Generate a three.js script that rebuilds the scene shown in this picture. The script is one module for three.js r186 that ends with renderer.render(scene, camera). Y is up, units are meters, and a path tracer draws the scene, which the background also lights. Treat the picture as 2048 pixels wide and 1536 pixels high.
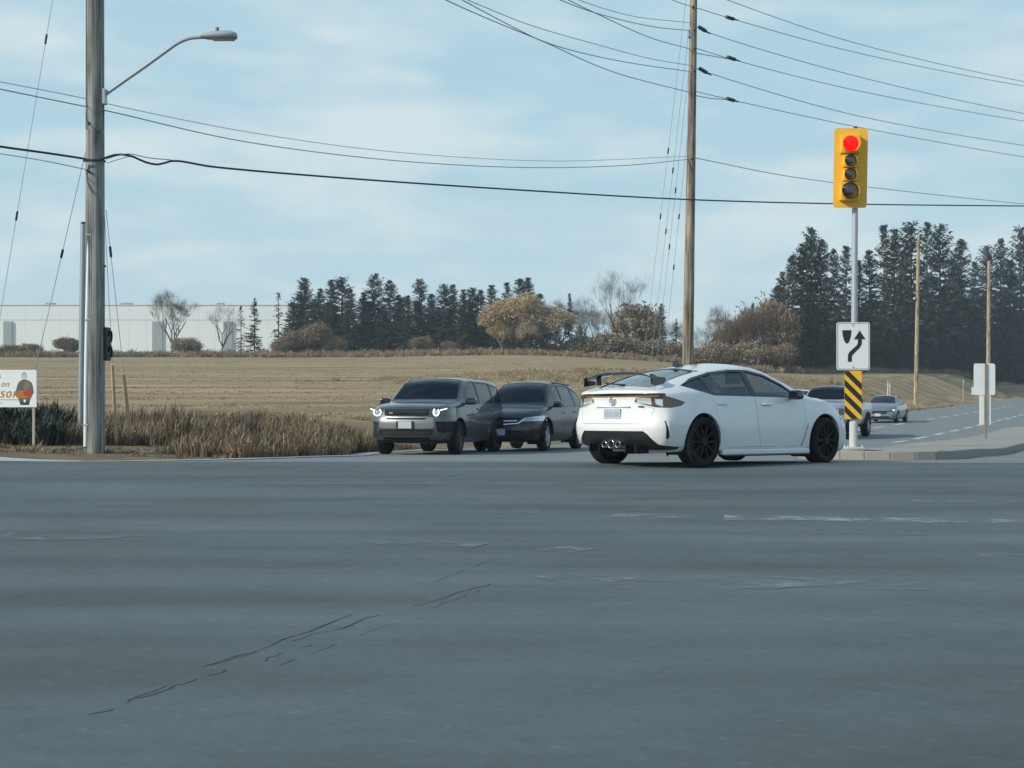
import * as THREE from 'three';
import { mergeGeometries, toCreasedNormals } from 'three/addons/utils/BufferGeometryUtils.js';
import { RoundedBoxGeometry } from 'three/addons/geometries/RoundedBoxGeometry.js';
import { ImprovedNoise } from 'three/addons/math/ImprovedNoise.js';
import { Brush, Evaluator, ADDITION, SUBTRACTION, INTERSECTION } from 'three-bvh-csg';

// ------------------------------------------------------------ camera, sky, sun, exposure
const scene = new THREE.Scene();
const EYE = 1.15, FPX = 3000;                      // eye height in metres, focal length in pixels of a 2048 wide frame
const camera = new THREE.PerspectiveCamera(2 * Math.atan(768 / FPX) * 180 / Math.PI, 4 / 3, 0.1, 3000);
camera.position.set(0, EYE, 0);
camera.lookAt(0, EYE, -10);
const renderer = new THREE.WebGLRenderer({ antialias: true });
renderer.setSize(1024, 768);
renderer.toneMapping = THREE.LinearToneMapping;
renderer.toneMappingExposure = 1.0;
renderer.shadowMap.enabled = true;

const PN = new ImprovedNoise();
function fbm(x, y, z, oct = 4) { let a = 0.5, s = 0, f = 1; for (let i = 0; i < oct; i++) { s += a * PN.noise(x * f, y * f, z * f + i * 7.3); a *= 0.5; f *= 2.03; } return s; }
const clamp = (v, a = 0, b = 1) => Math.min(b, Math.max(a, v));
const sstep = (a, b, v) => { const t = clamp((v - a) / (b - a)); return t * t * (3 - 2 * t); };
const lerp = (a, b, t) => a + (b - a) * t;

{ // the sky: pale autumn blue under thin streaked high cloud
  const W = 2048, H = 1024, data = new Float32Array(W * H * 4);
  for (let j = 0; j < H; j++) {
    const el = ((j + 0.5) / H - 0.5) * Math.PI, se = Math.sin(el), ce = Math.cos(el);
    for (let i = 0; i < W; i++) {
      const az = ((i + 0.5) / W - 0.5) * 2 * Math.PI, dx = Math.cos(az) * ce, dz = Math.sin(az) * ce;
      const h = Math.max(se, 0);
      const k = 1 / (h + 0.20);                                     // a cloud layer seen in perspective
      const qx = dx * k, qz = dz * k;
      let c = fbm(qx * 2.6 + 3.1, qz * 2.6 + 9.2, 2.2, 5) * 1.25 + fbm(dx * 3.3, se * 21, dz * 3.3 + 4.4, 4) * 0.95;
      c = sstep(-0.20, 0.48, c);
      const thin = sstep(-0.05, 0.45, fbm(dx * 7 + 11, se * 52, dz * 7, 4)) * 0.42;
      const wisp = sstep(0.02, 0.42, fbm(dx * 13 - 5, se * 70 + dx * 6, dz * 13, 4)) * 0.30;
      c = clamp(c * 0.82 + thin + wisp);
      const hz = Math.exp(-h * 8.5);
      const blue = [lerp(0.370, 0.545, hz), lerp(0.575, 0.705, hz), lerp(0.705, 0.755, hz)];
      const up = sstep(0.25, 0.9, h);
      const b2 = [lerp(blue[0], 0.105, up), lerp(blue[1], 0.235, up), lerp(blue[2], 0.46, up)];
      const cl = [0.610, 0.730, 0.765];
      const a = c * (1 - 0.6 * up);
      const o = (j * W + i) * 4;
      const gnd = se < 0 ? 0.5 : 1;
      for (let q = 0; q < 3; q++) data[o + q] = lerp(b2[q], cl[q], a) * gnd * 1.08;
      data[o + 3] = 1;
    }
  }
  const tex = new THREE.DataTexture(data, W, H, THREE.RGBAFormat, THREE.FloatType);
  tex.mapping = THREE.EquirectangularReflectionMapping;
  tex.magFilter = tex.minFilter = THREE.LinearFilter;
  tex.needsUpdate = true;
  scene.background = tex; scene.environment = tex;
}
const sun = new THREE.DirectionalLight(new THREE.Color().setRGB(1.0, 0.93, 0.80), 3.8);
sun.position.set(-80, 50, 18); sun.target.position.set(0, 0, -25);
sun.castShadow = true; sun.shadow.radius = 2; sun.shadow.mapSize.set(4096, 4096);
Object.assign(sun.shadow.camera, { left: -90, right: 90, top: 90, bottom: -90, near: 1, far: 400 });
scene.add(sun, sun.target);

// ------------------------------------------------------------ helpers
let seed = 12345;
const rnd = () => { seed = (seed * 1664525 + 1013904223) >>> 0; return seed / 4294967296; };
const rr = (a, b) => a + (b - a) * rnd();
const reseed = (s) => { seed = s >>> 0; };
const V = (x, y, z) => new THREE.Vector3(x, y, z);
const at = (px, py, d) => V((px - 1024) * d / FPX, EYE + (768 - py) * d / FPX, -d);   // where a thing seen at (px, py) stands if it is d metres off
const used = {};
function numbered(n) { const k = used[n] = (used[n] ?? -1) + 1; return k ? `${n}_${String(k).padStart(3, '0')}` : n; }
function tag(o, label, category, group, kind) { o.userData.label = label; if (category) o.userData.category = category; if (group) o.userData.group = group; if (kind) o.userData.kind = kind; return o; }
function thing(name, label, category, pos, turn = 0, group) {
  const g = new THREE.Group(); g.name = numbered(name); if (pos) g.position.copy(pos); g.rotation.y = turn; scene.add(g);
  return tag(g, label, category, group);
}
function part(name, geo, mat, parent) {
  const m = new THREE.Mesh(Array.isArray(geo) ? (geo.length > 1 ? merge(geo) : geo[0]) : geo, mat);
  m.name = name; m.castShadow = m.receiveShadow = true; parent.add(m); return m;
}
function merge(gs) {
  const keepUv = gs.every((g) => g.attributes.uv);
  const a = gs.map((g) => { const h = g.index ? g.toNonIndexed() : g.clone(); for (const k of Object.keys(h.attributes)) if (!(k === 'position' || k === 'normal' || (k === 'uv' && keepUv) || k === 'color')) h.deleteAttribute(k); return h; });
  return mergeGeometries(a);
}
function structure(name, geo, mat) { const m = part(name, geo, mat, scene); m.userData.kind = 'structure'; return m; }
const RGB = (r, g, b) => new THREE.Color().setRGB(r, g, b);
const std = (c, roughness = 0.8, o = {}) => new THREE.MeshStandardMaterial({ color: Array.isArray(c) ? RGB(...c) : c, roughness, ...o });
const phys = (c, roughness, o = {}) => new THREE.MeshPhysicalMaterial({ color: Array.isArray(c) ? RGB(...c) : c, roughness, ...o });
function noiseTex(w, h, f, srgb = true, wrap = THREE.RepeatWrapping) {           // f(u, v) -> [r, g, b] linear, or one number
  const d = new Uint8Array(w * h * 4);
  const enc = (x) => { x = clamp(x); return 255 * (srgb ? (x < 0.0031308 ? 12.92 * x : 1.055 * x ** (1 / 2.4) - 0.055) : x); };
  for (let j = 0; j < h; j++) for (let i = 0; i < w; i++) {
    const v = f(i / w, j / h), o = (j * w + i) * 4;
    if (typeof v === 'number') d[o] = d[o + 1] = d[o + 2] = enc(v); else { d[o] = enc(v[0]); d[o + 1] = enc(v[1]); d[o + 2] = enc(v[2]); }
    d[o + 3] = 255;
  }
  const t = new THREE.DataTexture(d, w, h); t.wrapS = t.wrapT = wrap; t.magFilter = THREE.LinearFilter; t.minFilter = THREE.LinearMipmapLinearFilter; t.generateMipmaps = true;
  if (srgb) t.colorSpace = THREE.SRGBColorSpace; t.needsUpdate = true; return t;
}
const tnoise = (u, v, f, z, oct = 4) => {                                          // noise that tiles over 0..1
  const a = fbm(u * f, v * f, z, oct), b = fbm((u - 1) * f, v * f, z, oct), c = fbm(u * f, (v - 1) * f, z, oct), e = fbm((u - 1) * f, (v - 1) * f, z, oct);
  return lerp(lerp(a, b, u), lerp(c, e, u), v);
};
function pchip(pts) {                                                              // monotone cubic through [x, y] points
  const n = pts.length, x = pts.map((p) => p[0]), y = pts.map((p) => p[1]), d = [], m = [];
  for (let i = 0; i < n - 1; i++) d[i] = (y[i + 1] - y[i]) / (x[i + 1] - x[i]);
  for (let i = 0; i < n; i++) m[i] = i === 0 ? d[0] : i === n - 1 ? d[n - 2] : d[i - 1] * d[i] <= 0 ? 0 : 2 * d[i - 1] * d[i] / (d[i - 1] + d[i]);
  return (t) => {
    if (t <= x[0]) return y[0]; if (t >= x[n - 1]) return y[n - 1];
    let i = 0; while (t > x[i + 1]) i++;
    const h = x[i + 1] - x[i], s = (t - x[i]) / h, s2 = s * s, s3 = s2 * s;
    return y[i] * (2 * s3 - 3 * s2 + 1) + m[i] * h * (s3 - 2 * s2 + s) + y[i + 1] * (3 * s2 - 2 * s3) + m[i + 1] * h * (s3 - s2);
  };
}
const box = (w, h, d, x = 0, y = 0, z = 0, r = 0) => { const g = r ? new RoundedBoxGeometry(w, h, d, 2, r) : new THREE.BoxGeometry(w, h, d); g.translate(x, y, z); return g; };
function rod(a, b, r0, r1 = r0, n = 8) {                                            // a tapered round bar from a to b
  const l = a.distanceTo(b), g = new THREE.CylinderGeometry(r1, r0, l, n); g.translate(0, l / 2, 0);
  g.applyQuaternion(new THREE.Quaternion().setFromUnitVectors(V(0, 1, 0), b.clone().sub(a).normalize())); g.translate(a.x, a.y, a.z); return g;
}
function tube(pts, r, seg = 40, n = 6) { return new THREE.TubeGeometry(new THREE.CatmullRomCurve3(pts, false, 'centripetal'), seg, r, n); }
function sheet(rows, cols, f, uv) {                                                // a grid surface, f(i, j) -> Vector3
  const p = [], t = [], ix = [];
  for (let i = 0; i <= rows; i++) for (let j = 0; j <= cols; j++) { const q = f(i, j); p.push(q.x, q.y, q.z); const w = uv(q); t.push(w[0], w[1]); }
  const c = cols + 1;
  for (let i = 0; i < rows; i++) for (let j = 0; j < cols; j++) { const a = i * c + j; ix.push(a, a + 1, a + c, a + 1, a + c + 1, a + c); }
  const g = new THREE.BufferGeometry(); g.setAttribute('position', new THREE.Float32BufferAttribute(p, 3)); g.setAttribute('uv', new THREE.Float32BufferAttribute(t, 2)); g.setIndex(ix); g.computeVertexNormals(); return g;
}
// ------------------------------------------------------------ the lie of the land (x to the right, d metres away from the camera)
const UX = Math.sin(23 * Math.PI / 180), UD = Math.cos(23 * Math.PI / 180), M0 = [6.2, 27.3];   // direction of the side road and a point on its median
const road = (a, lat) => [M0[0] + UX * a + UD * lat, M0[1] + UD * a - UX * lat];                // along, across -> x, d
const lineX = (lat, d) => { const a = (d - M0[1] + UX * lat) / UD; return M0[0] + UX * a + UD * lat; };
const leftNear = pchip([[20, -14], [21, -9], [23.4, -5.6], [25, -4.5], [27.5, -3.6], [30, -3.25], [33, -3.3], [36, -2.6]]);
const leftX = (d) => (d < 36 ? leftNear(d) : Math.max(-2.6, lineX(-11.3, d)));
const rightX = (d) => Math.max(40, lineX(11, d));
const roadY = pchip([[-50, 0.0], [19, 0.0], [21, 0.0], [23.4, -0.075], [27, -0.19], [33, -0.42], [37, -0.50], [54, -0.84], [80, -0.9], [222, -0.85], [420, 0.2]]);
const farE = pchip([[-3000, 4.9], [700, 4.9], [1000, 5.2], [1300, 4.4], [1500, 3.2], [1700, 2.6], [2048, 2.5], [4000, 2.5]]);
const mainEdge = (x) => lerp(22.1, 21.3, sstep(-4, 9, x));
function fieldY(x, d) {
  if (d < 24) return 0.03;
  const E = farE(1024 + FPX * x / Math.max(d, 30)), t = (d - 30) / 170;
  if (t <= 0) return 0.03;
  const y = t < 1 ? 0.03 + (E - 0.03) * t ** 1.12 : E + Math.min(d - 200, 330) * (E - EYE) / 200;
  return y + 0.10 * fbm(x * 0.05, d * 0.05, 3.3, 3) * sstep(30, 60, d);
}
function groundY(x, d) {
  const r = roadY(d);
  if (d < 20) return r;
  const w = 3.5 + Math.max(0, d - 34) * 0.035, o = 3.5 * sstep(40, 110, d);
  return lerp(fieldY(x, d), r, sstep(-w - o, 0.2 - o, x - leftX(d)));
}
const onRoad = (x, d) => d < mainEdge(x) || (x > leftX(d) && x < rightX(d));
const top = (x, d) => groundY(x, d) + (d < mainEdge(x) ? 0.03 : onRoad(x, d) ? 0.022 : 0);
const onGround = (px, d) => { const x = (px - 1024) * d / FPX; return V(x, top(x, d), -d); };

// field and verge: dry tan stubble in mown swaths, brown bare soil by the kerb
const fieldTex = noiseTex(2048, 1024, (u, v) => {
  const x = u * 160, d = v * 240;
  const wob = fbm(x * 0.03, d * 0.02, 8.1, 3) * 6;
  const row = Math.sin((d + wob + x * 0.05) * 0.95) * 0.5 + 0.5;
  const rowB = Math.sin((d * 0.37 + wob * 1.3 - x * 0.02)) * 0.5 + 0.5;
  const n = fbm(x * 0.12, d * 0.7, 1.7, 4), m = fbm(x * 1.1, d * 3.1, 5.7, 3), b = fbm(x * 0.02, d * 0.035, 2.2, 3);
  let k = 1.0 + 0.30 * (row - 0.5) * (0.5 + rowB) + 1.0 * n + 0.3 * m + 0.3 * b - 0.28 * sstep(0.12, 0.4, fbm(x * 0.06 + 7, d * 0.55 + x * 0.03, 4.9, 3));
  const g = clamp(0.35 + 1.6 * n - 0.5 * row);
  const verge = 1 - sstep(24, 40, d + 6 * b);
  k = lerp(k, k * (0.52 + 0.5 * fbm(x * 1.3, d * 1.3, 9.9, 3)), verge * 0.9);
  return [0.305 * k * lerp(1, 0.86, g), 0.214 * k * lerp(1, 0.96, g), 0.108 * k * lerp(1, 0.92, g)];
}, true, THREE.MirroredRepeatWrapping);
{
  const xs = [], ds = [];
  for (let x = -700; x < -70; x += 35) xs.push(x); for (let x = -70; x < -14; x += 2.5) xs.push(x); for (let x = -14; x < 12; x += 0.6) xs.push(x); for (let x = 12; x < 90; x += 2.2) xs.push(x); for (let x = 90; x <= 900; x += 40) xs.push(x);
  for (let d = -80; d < 16; d += 8) ds.push(d); for (let d = 16; d < 40; d += 0.55) ds.push(d); for (let d = 40; d < 110; d += 1.5) ds.push(d); for (let d = 110; d < 240; d += 4) ds.push(d); for (let d = 240; d <= 1200; d += 40) ds.push(d);
  const g = sheet(ds.length - 1, xs.length - 1, (i, j) => {
    const x = xs[j], d = ds[i]; let y = groundY(x, d);
    const inMain = mainEdge(x) - d, inSide = x - leftX(d);
    const cover = Math.max(sstep(0.1, 1.0, inMain), d > 20 ? sstep(0.1, 1.0, inSide) * sstep(-1, 0, rightX(d) - x) : 0);
    y -= 0.12 * cover;
    if (!cover && d > 24) y += 0.05 * fbm(x * 0.9, d * 0.9, 6.1, 3);
    return V(x, y, -d);
  }, (p) => [p.x / 160, -p.z / 240]);
  structure('field', g, std([1, 1, 1], 0.98, { map: fieldTex, side: THREE.DoubleSide }));
}
// asphalt
const grit = noiseTex(512, 512, (u, v) => 0.5 + 0.55 * tnoise(u, v, 60, 2.2, 2) + 0.25 * tnoise(u, v, 14, 5.2, 2), false);
grit.repeat.set(10, 10);
const asphaltTex = noiseTex(2048, 2048, (u, v) => {
  const x = u * 26 - 13, d = v * 26;
  const streak = fbm(x * 0.16 + 4, d * 1.35, 1.1, 4), blot = fbm(x * 0.5, d * 0.8, 6.4, 4), fine = fbm(x * 6, d * 9, 3.2, 3), speck = PN.noise(x * 41, d * 41, 0.5);
  let k = 1 + 0.48 * streak + 0.40 * blot + 0.18 * fine + 0.12 * speck;
  const wheel = Math.exp(-(((d + 0.7 * fbm(x * 0.1, 2, 2, 2)) - 8.2) ** 2) / 0.5) + Math.exp(-((d - 12.0 + 0.5 * fbm(x * 0.1, 5, 2, 2)) ** 2) / 0.6) * 0.6;   // dust swept between the wheel tracks
  k *= 1 + 0.13 * wheel * clamp(0.8 + 2 * blot);
  if (speck > 0.62 && fine > 0.1) k *= 1.35;
  return [0.083 * k, 0.106 * k, 0.109 * k];
}, true, THREE.MirroredRepeatWrapping);
const asphalt = std([1, 1, 1], 0.92, { map: asphaltTex, bumpMap: grit, bumpScale: 0.004 });
const sideTex = noiseTex(1024, 1024, (u, v) => {
  const k = 1 + 0.30 * tnoise(u, v, 7, 1.9, 4) + 0.2 * tnoise(u, v, 26, 4.4, 3);
  return [0.185 * k, 0.207 * k, 0.205 * k];
});
const sideAsphalt = std([1, 1, 1], 0.95, { map: sideTex });
let mainRoad, sideRoad;
{
  const xs = []; for (let x = -160; x < -16; x += 12) xs.push(x); for (let x = -16; x <= 16; x += 0.8) xs.push(x); for (let x = 24; x <= 160; x += 12) xs.push(x);
  const R = 70;
  mainRoad = structure('main_road', sheet(R, xs.length - 1, (i, j) => { const x = xs[j], e = mainEdge(x) + 0.08 * fbm(x * 0.8, 1, 1, 3); const d = i < 20 ? lerp(-60, 2, i / 20) : lerp(2, e, (i - 20) / (R - 20)); return V(x, groundY(x, d) + 0.03, -d); }, (p) => [(p.x + 13) / 26, -p.z / 26]), asphalt);
  const ds = []; for (let d = 20.3; d < 40; d += 0.5) ds.push(d); for (let d = 40; d < 120; d += 2) ds.push(d); for (let d = 120; d <= 440; d += 10) ds.push(d);
  const C = 46;
  sideRoad = structure('side_road', sheet(ds.length - 1, C, (i, j) => { const d = ds[i], t = j / C, l = leftX(d) + 0.06 * fbm(d * 0.7, 2, 2, 2), x = lerp(l, rightX(d), t ** 1.5); return V(x, groundY(x, d) + 0.022, -d); }, (p) => [p.x / 9, -p.z / 9]), sideAsphalt);
}
// paint on the roads, worn through in places
const wornTex = noiseTex(512, 256, (u, v) => clamp(0.62 + 2.2 * tnoise(u, v, 9, 3.1, 4) + 1.2 * tnoise(u, v, 40, 7.7, 2) - 0.25), false);
wornTex.repeat.set(0.7, 0.6);
const paint = std([0.28, 0.305, 0.31], 0.85, { alphaMap: wornTex, transparent: true, side: THREE.DoubleSide });
const palePaint = std([0.50, 0.53, 0.52], 0.85, { alphaMap: wornTex, transparent: true, side: THREE.DoubleSide });
const linePaint = std([0.50, 0.52, 0.51], 0.85, { side: THREE.DoubleSide });
const faintTex = noiseTex(512, 256, (u, v) => clamp(0.18 + 2.0 * tnoise(u, v, 8, 9.1, 4) + 1.1 * tnoise(u, v, 40, 1.7, 2)), false);
faintTex.repeat.set(0.5, 0.5);
const ghostPaint = std([0.20, 0.225, 0.235], 0.88, { alphaMap: faintTex, transparent: true, side: THREE.DoubleSide });
function ribbon(pts, w, lift, jag = 0) {                                            // a flat band along [x, d] points, lying on the ground
  const n = pts.length - 1;
  return sheet(n, 2, (i, j) => {
    const [x, d] = pts[i], a = pts[Math.max(0, i - 1)], b = pts[Math.min(n, i + 1)], l = Math.hypot(b[0] - a[0], b[1] - a[1]) || 1;
    const s = (j - 1) * w / 2 * (1 + jag * fbm(x * 3 + j * 9, d * 3, 4.4, 3)), X = x + (b[1] - a[1]) / l * s, D = d - (b[0] - a[0]) / l * s;
    return V(X, top(X, D) + lift, -D);
  }, (p) => [p.x / 2, -p.z / 2]);
}
const seg = (p, q, n) => Array.from({ length: n + 1 }, (_, i) => [lerp(p[0], q[0], i / n), lerp(p[1], q[1], i / n)]);
const pd = (px, py) => { const d = FPX * (EYE - 0.03) / (py - 768); return [(px - 1024) * d / FPX, d]; };  // a spot on the level main road
const strip = (a, b, w, m, n = 24) => part('road_marking', ribbon(seg(pd(...a), pd(...b), n), w, 0.004, 0.9), m, mainRoad);
strip([1225, 1031], [1385, 1034], 0.34, paint); strip([1448, 1036], [1930, 1042], 0.42, paint, 40); strip([1980, 1043], [2140, 1046], 0.40, paint);
strip([1460, 1064], [1860, 1068], 0.26, ghostPaint, 30); strip([1955, 1112], [2150, 1118], 0.42, ghostPaint);
strip([540, 966], [1030, 963], 0.9, ghostPaint, 40); strip([985, 1024], [1080, 1025], 0.3, ghostPaint); strip([730, 1082], [960, 1092], 0.32, ghostPaint);
strip([0, 1072], [330, 1075], 0.5, ghostPaint, 30); strip([130, 1007], [330, 1010], 0.3, ghostPaint); strip([1112, 1104], [1165, 1096], 0.24, paint); strip([1085, 1152], [1140, 1164], 0.18, ghostPaint);
strip([1820, 1003], [2100, 1008], 0.4, ghostPaint); strip([1120, 1160], [1900, 1168], 0.5, ghostPaint, 40);
// cracks and a sealed seam
const tar = std([0.066, 0.083, 0.087], 0.9);
function crack(a, b, w, amp, name = 'crack') {
  const p = pd(...a), q = pd(...b), n = 46, pts = [];
  for (let i = 0; i <= n; i++) { const t = i / n; pts.push([lerp(p[0], q[0], t) + amp * fbm(t * 9, a[0], 1, 4), lerp(p[1], q[1], t) + amp * fbm(t * 9, a[0], 8, 4)]); }
  const cuts = [0]; while (cuts[cuts.length - 1] < n) cuts.push(Math.min(n, cuts[cuts.length - 1] + 2 + Math.floor(rnd() * 5)));
  for (let k = 0; k + 1 < cuts.length; k++) if (rnd() > 0.5) part(name, ribbon(pts.slice(cuts[k], cuts[k + 1] + 1), w * rr(0.5, 1.3), 0.0025, 1.4), tar, mainRoad);
}
crack([205, 1420], [1010, 1110], 0.007, 0.10); crack([400, 1335], [990, 1165], 0.009, 0.08); crack([110, 1450], [620, 1290], 0.007, 0.1); crack([560, 1330], [960, 1180], 0.005, 0.07);
// side road: lane lines and the stop line
const lane = (lat, a0, a1) => part('lane_line', ribbon(seg(road(a0, lat), road(a1, lat), 12), 0.24, 0.006, 0.2), linePaint, sideRoad);
for (let a = 22; a < 120; a += 5.2) lane(-2.7, a, a + 3);
for (let a = 30; a < 120; a += 6) lane(-6.6, a, a + 3);
part('edge_line', ribbon(seg(road(12, -10.7), road(200, -10.7), 60), 0.14, 0.004, 0.3), palePaint, sideRoad);
part('stop_line', ribbon(seg([-1.6, 23.6], [5.0, 23.0], 20), 0.5, 0.004, 0.5), paint, sideRoad);
part('edge_line', ribbon(seg([6.6, 23.4], [16, 22.2], 24), 0.3, 0.004, 0.5), ghostPaint, sideRoad);
// pale paved shoulder along the far side of the main road
const gravelTex = noiseTex(512, 512, (u, v) => { const k = 1 + 0.5 * tnoise(u, v, 18, 4.2, 3) + 0.35 * tnoise(u, v, 60, 1.1, 2); return [0.40 * k, 0.43 * k, 0.43 * k]; });
{
  const pts = []; for (let x = -60; x <= -5.8; x += 0.8) pts.push([x, 22.95 + 0.12 * fbm(x * 0.6, 3, 3, 2)]);
  const g = sheet(pts.length - 1, 3, (i, j) => { const [x, d] = pts[i], w = lerp(1.75, 0.5, sstep(-11, -5.8, x)), D = d - 0.85 + w * j / 3; return V(x, groundY(x, D) + 0.036, -D); }, (p) => [p.x / 3, -p.z / 3]);
  structure('paved_shoulder', g, std([1, 1, 1], 0.95, { map: gravelTex, side: THREE.DoubleSide }));
  const q = []; for (let d = 22.2; d < 37; d += 0.4) q.push([leftX(d) - 0.12, d]);
  const g2 = sheet(q.length - 1, 1, (i, j) => V(q[i][0] + j * 0.42, groundY(q[i][0] + j * 0.42, q[i][1]) + 0.034, -q[i][1]), (p) => [p.x / 3, -p.z / 3]);
  structure('gutter', g2, std([1, 1, 1], 0.95, { map: gravelTex, side: THREE.DoubleSide }));
}
// ------------------------------------------------------------ the raised traffic island: kerb stones round a concrete infill
{
  const isl = thing('traffic_island', 'raised concrete traffic island with kerb, under the yellow signal head', 'traffic island');
  const out = [];
  const prof = [];
  for (let k = 0; k <= 10; k++) { const an = Math.PI / 2 + Math.PI * k / 10; prof.push([-1.6 + 1.15 * Math.cos(an), 0.7 + 1.25 * Math.sin(an)]); }
  for (let a = -1; a <= 40; a += 1.5) prof.push([a, -0.55]);
  const right = []; for (let a = -1; a <= 40; a += 1.5) right.push([a, 1.95]);
  const ring = [...right.slice().reverse(), ...prof];                     // open at the far end
  const pts = ring.map(([a, l]) => road(a, l));
  const conc = noiseTex(512, 512, (u, v) => { const k = 1 + 0.28 * tnoise(u, v, 10, 2.9, 4) + 0.2 * tnoise(u, v, 50, 6.1, 2); return [0.315 * k, 0.30 * k, 0.26 * k]; });
  const kerbTex = noiseTex(256, 256, (u, v) => { const k = 1 + 0.35 * tnoise(u, v, 8, 3.3, 4); return [0.285 * k, 0.275 * k, 0.245 * k]; });
  const kerbM = std([1, 1, 1], 0.93, { map: kerbTex }), H = 0.15, W = 0.16;
  for (let i = 0; i + 1 < pts.length; i++) {                               // each kerb stone
    const p = pts[i], q = pts[i + 1], L = Math.hypot(q[0] - p[0], q[1] - p[1]); if (L < 0.05) continue;
    const mx = (p[0] + q[0]) / 2, md = (p[1] + q[1]) / 2, g = new RoundedBoxGeometry(L + 0.02, H + 0.2, W, 1, 0.022);
    g.rotateZ(Math.atan2(groundY(...q) - groundY(...p), L)); g.rotateY(Math.atan2(q[1] - p[1], q[0] - p[0]));
    g.translate(mx, groundY(mx, md) + 0.022 + H - (H + 0.2) / 2 + rr(-0.004, 0.004), -md);
    part('kerb_stone', g, kerbM, isl);
  }
  const slabM = std([1, 1, 1], 0.95, { map: conc, side: THREE.DoubleSide });
  for (let a = -2.6; a < 39.5; a += 1.5) {
    const a1 = a + 1.485, g = sheet(6, 4, (i, j) => { const aa = lerp(a, a1, i / 6); const w = aa < -1.6 ? Math.sqrt(Math.max(0.02, 1 - ((aa + 1.6) / 1.05) ** 2)) : 1; const lat = 0.7 + (j / 2 - 1) * 1.17 * w; const [x, d] = road(aa, lat); return V(x, groundY(x, d) + 0.022 + H - 0.006 + 0.02 * (1 - (j / 2 - 1) ** 2), -d); }, (p) => [p.x / 4, -p.z / 4]);
    part('slab', g, slabM, isl);
  }
}
const islandTop = (x, d) => groundY(x, d) + 0.022 + 0.15;
// ------------------------------------------------------------ vehicles: x forward, y up, z to the right, origin on the ground amid the wheels
const ev = new Evaluator(); ev.attributes = ['position', 'normal']; ev.useGroups = false;
function bare(g) { const h = g.index ? g.toNonIndexed() : g; for (const k of Object.keys(h.attributes)) if (k !== 'position' && k !== 'normal') h.deleteAttribute(k); h.clearGroups(); return h; }
const brush = (g) => { const b = new Brush(bare(g)); b.updateMatrixWorld(); return b; };
const csg = (a, b, op) => { const r = ev.evaluate(a, b, op); r.updateMatrixWorld(); return r; };
const cut = (a, b) => csg(a, b, SUBTRACTION), meet = (a, b) => csg(a, b, INTERSECTION);
function grow(poly, e) {                                              // a polygon with its edges moved out by e
  const n = poly.length; let A = 0; for (let i = 0; i < n; i++) { const p = poly[i], q = poly[(i + 1) % n]; A += p[0] * q[1] - q[0] * p[1]; }
  const s = A > 0 ? 1 : -1;
  return poly.map((p, i) => {
    const a = poly[(i + n - 1) % n], b = poly[(i + 1) % n];
    const l1 = Math.hypot(p[0] - a[0], p[1] - a[1]), l2 = Math.hypot(b[0] - p[0], b[1] - p[1]);
    const n1 = [(p[1] - a[1]) / l1 * s, -(p[0] - a[0]) / l1 * s], n2 = [(b[1] - p[1]) / l2 * s, -(b[0] - p[0]) / l2 * s];
    const k = e / Math.max(0.45, 1 + n1[0] * n2[0] + n1[1] * n2[1]);
    return [p[0] + (n1[0] + n2[0]) * k, p[1] + (n1[1] + n2[1]) * k];
  });
}
const shapeOf = (poly) => new THREE.Shape(poly.map((p) => new THREE.Vector2(p[0], p[1])));
function roundPoly(poly, f = 0.25, n = 4) {                           // corners rounded off
  const o = [], N = poly.length;
  for (let i = 0; i < N; i++) { const a = poly[(i + N - 1) % N], p = poly[i], b = poly[(i + 1) % N], s = [lerp(p[0], a[0], f), lerp(p[1], a[1], f)], e = [lerp(p[0], b[0], f), lerp(p[1], b[1], f)];
    for (let k = 0; k <= n; k++) { const t = k / n; o.push([(1 - t) ** 2 * s[0] + 2 * t * (1 - t) * p[0] + t * t * e[0], (1 - t) ** 2 * s[1] + 2 * t * (1 - t) * p[1] + t * t * e[1]]); } }
  return o;
}
const mirrorZ = (poly) => poly.map(([z, y]) => [-z, y]).reverse();
// prisms: side(poly in x,y), ends(poly in z,y), plan(poly in x,z)
const side = (poly, z0, z1) => { const g = new THREE.ExtrudeGeometry(shapeOf(poly), { depth: z1 - z0, bevelEnabled: false }); g.translate(0, 0, z0); return brush(g); };
const ends = (poly, x0, x1) => { const g = new THREE.ExtrudeGeometry(shapeOf(poly.map(([z, y]) => [-z, y])), { depth: x1 - x0, bevelEnabled: false }); g.rotateY(Math.PI / 2); g.translate(x0, 0, 0); return brush(g); };
const plan = (poly, y0, y1) => { const g = new THREE.ExtrudeGeometry(shapeOf(poly.map(([x, z]) => [x, -z])), { depth: y1 - y0, bevelEnabled: false }); g.rotateX(-Math.PI / 2); g.translate(0, y0, 0); return brush(g); };

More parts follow.
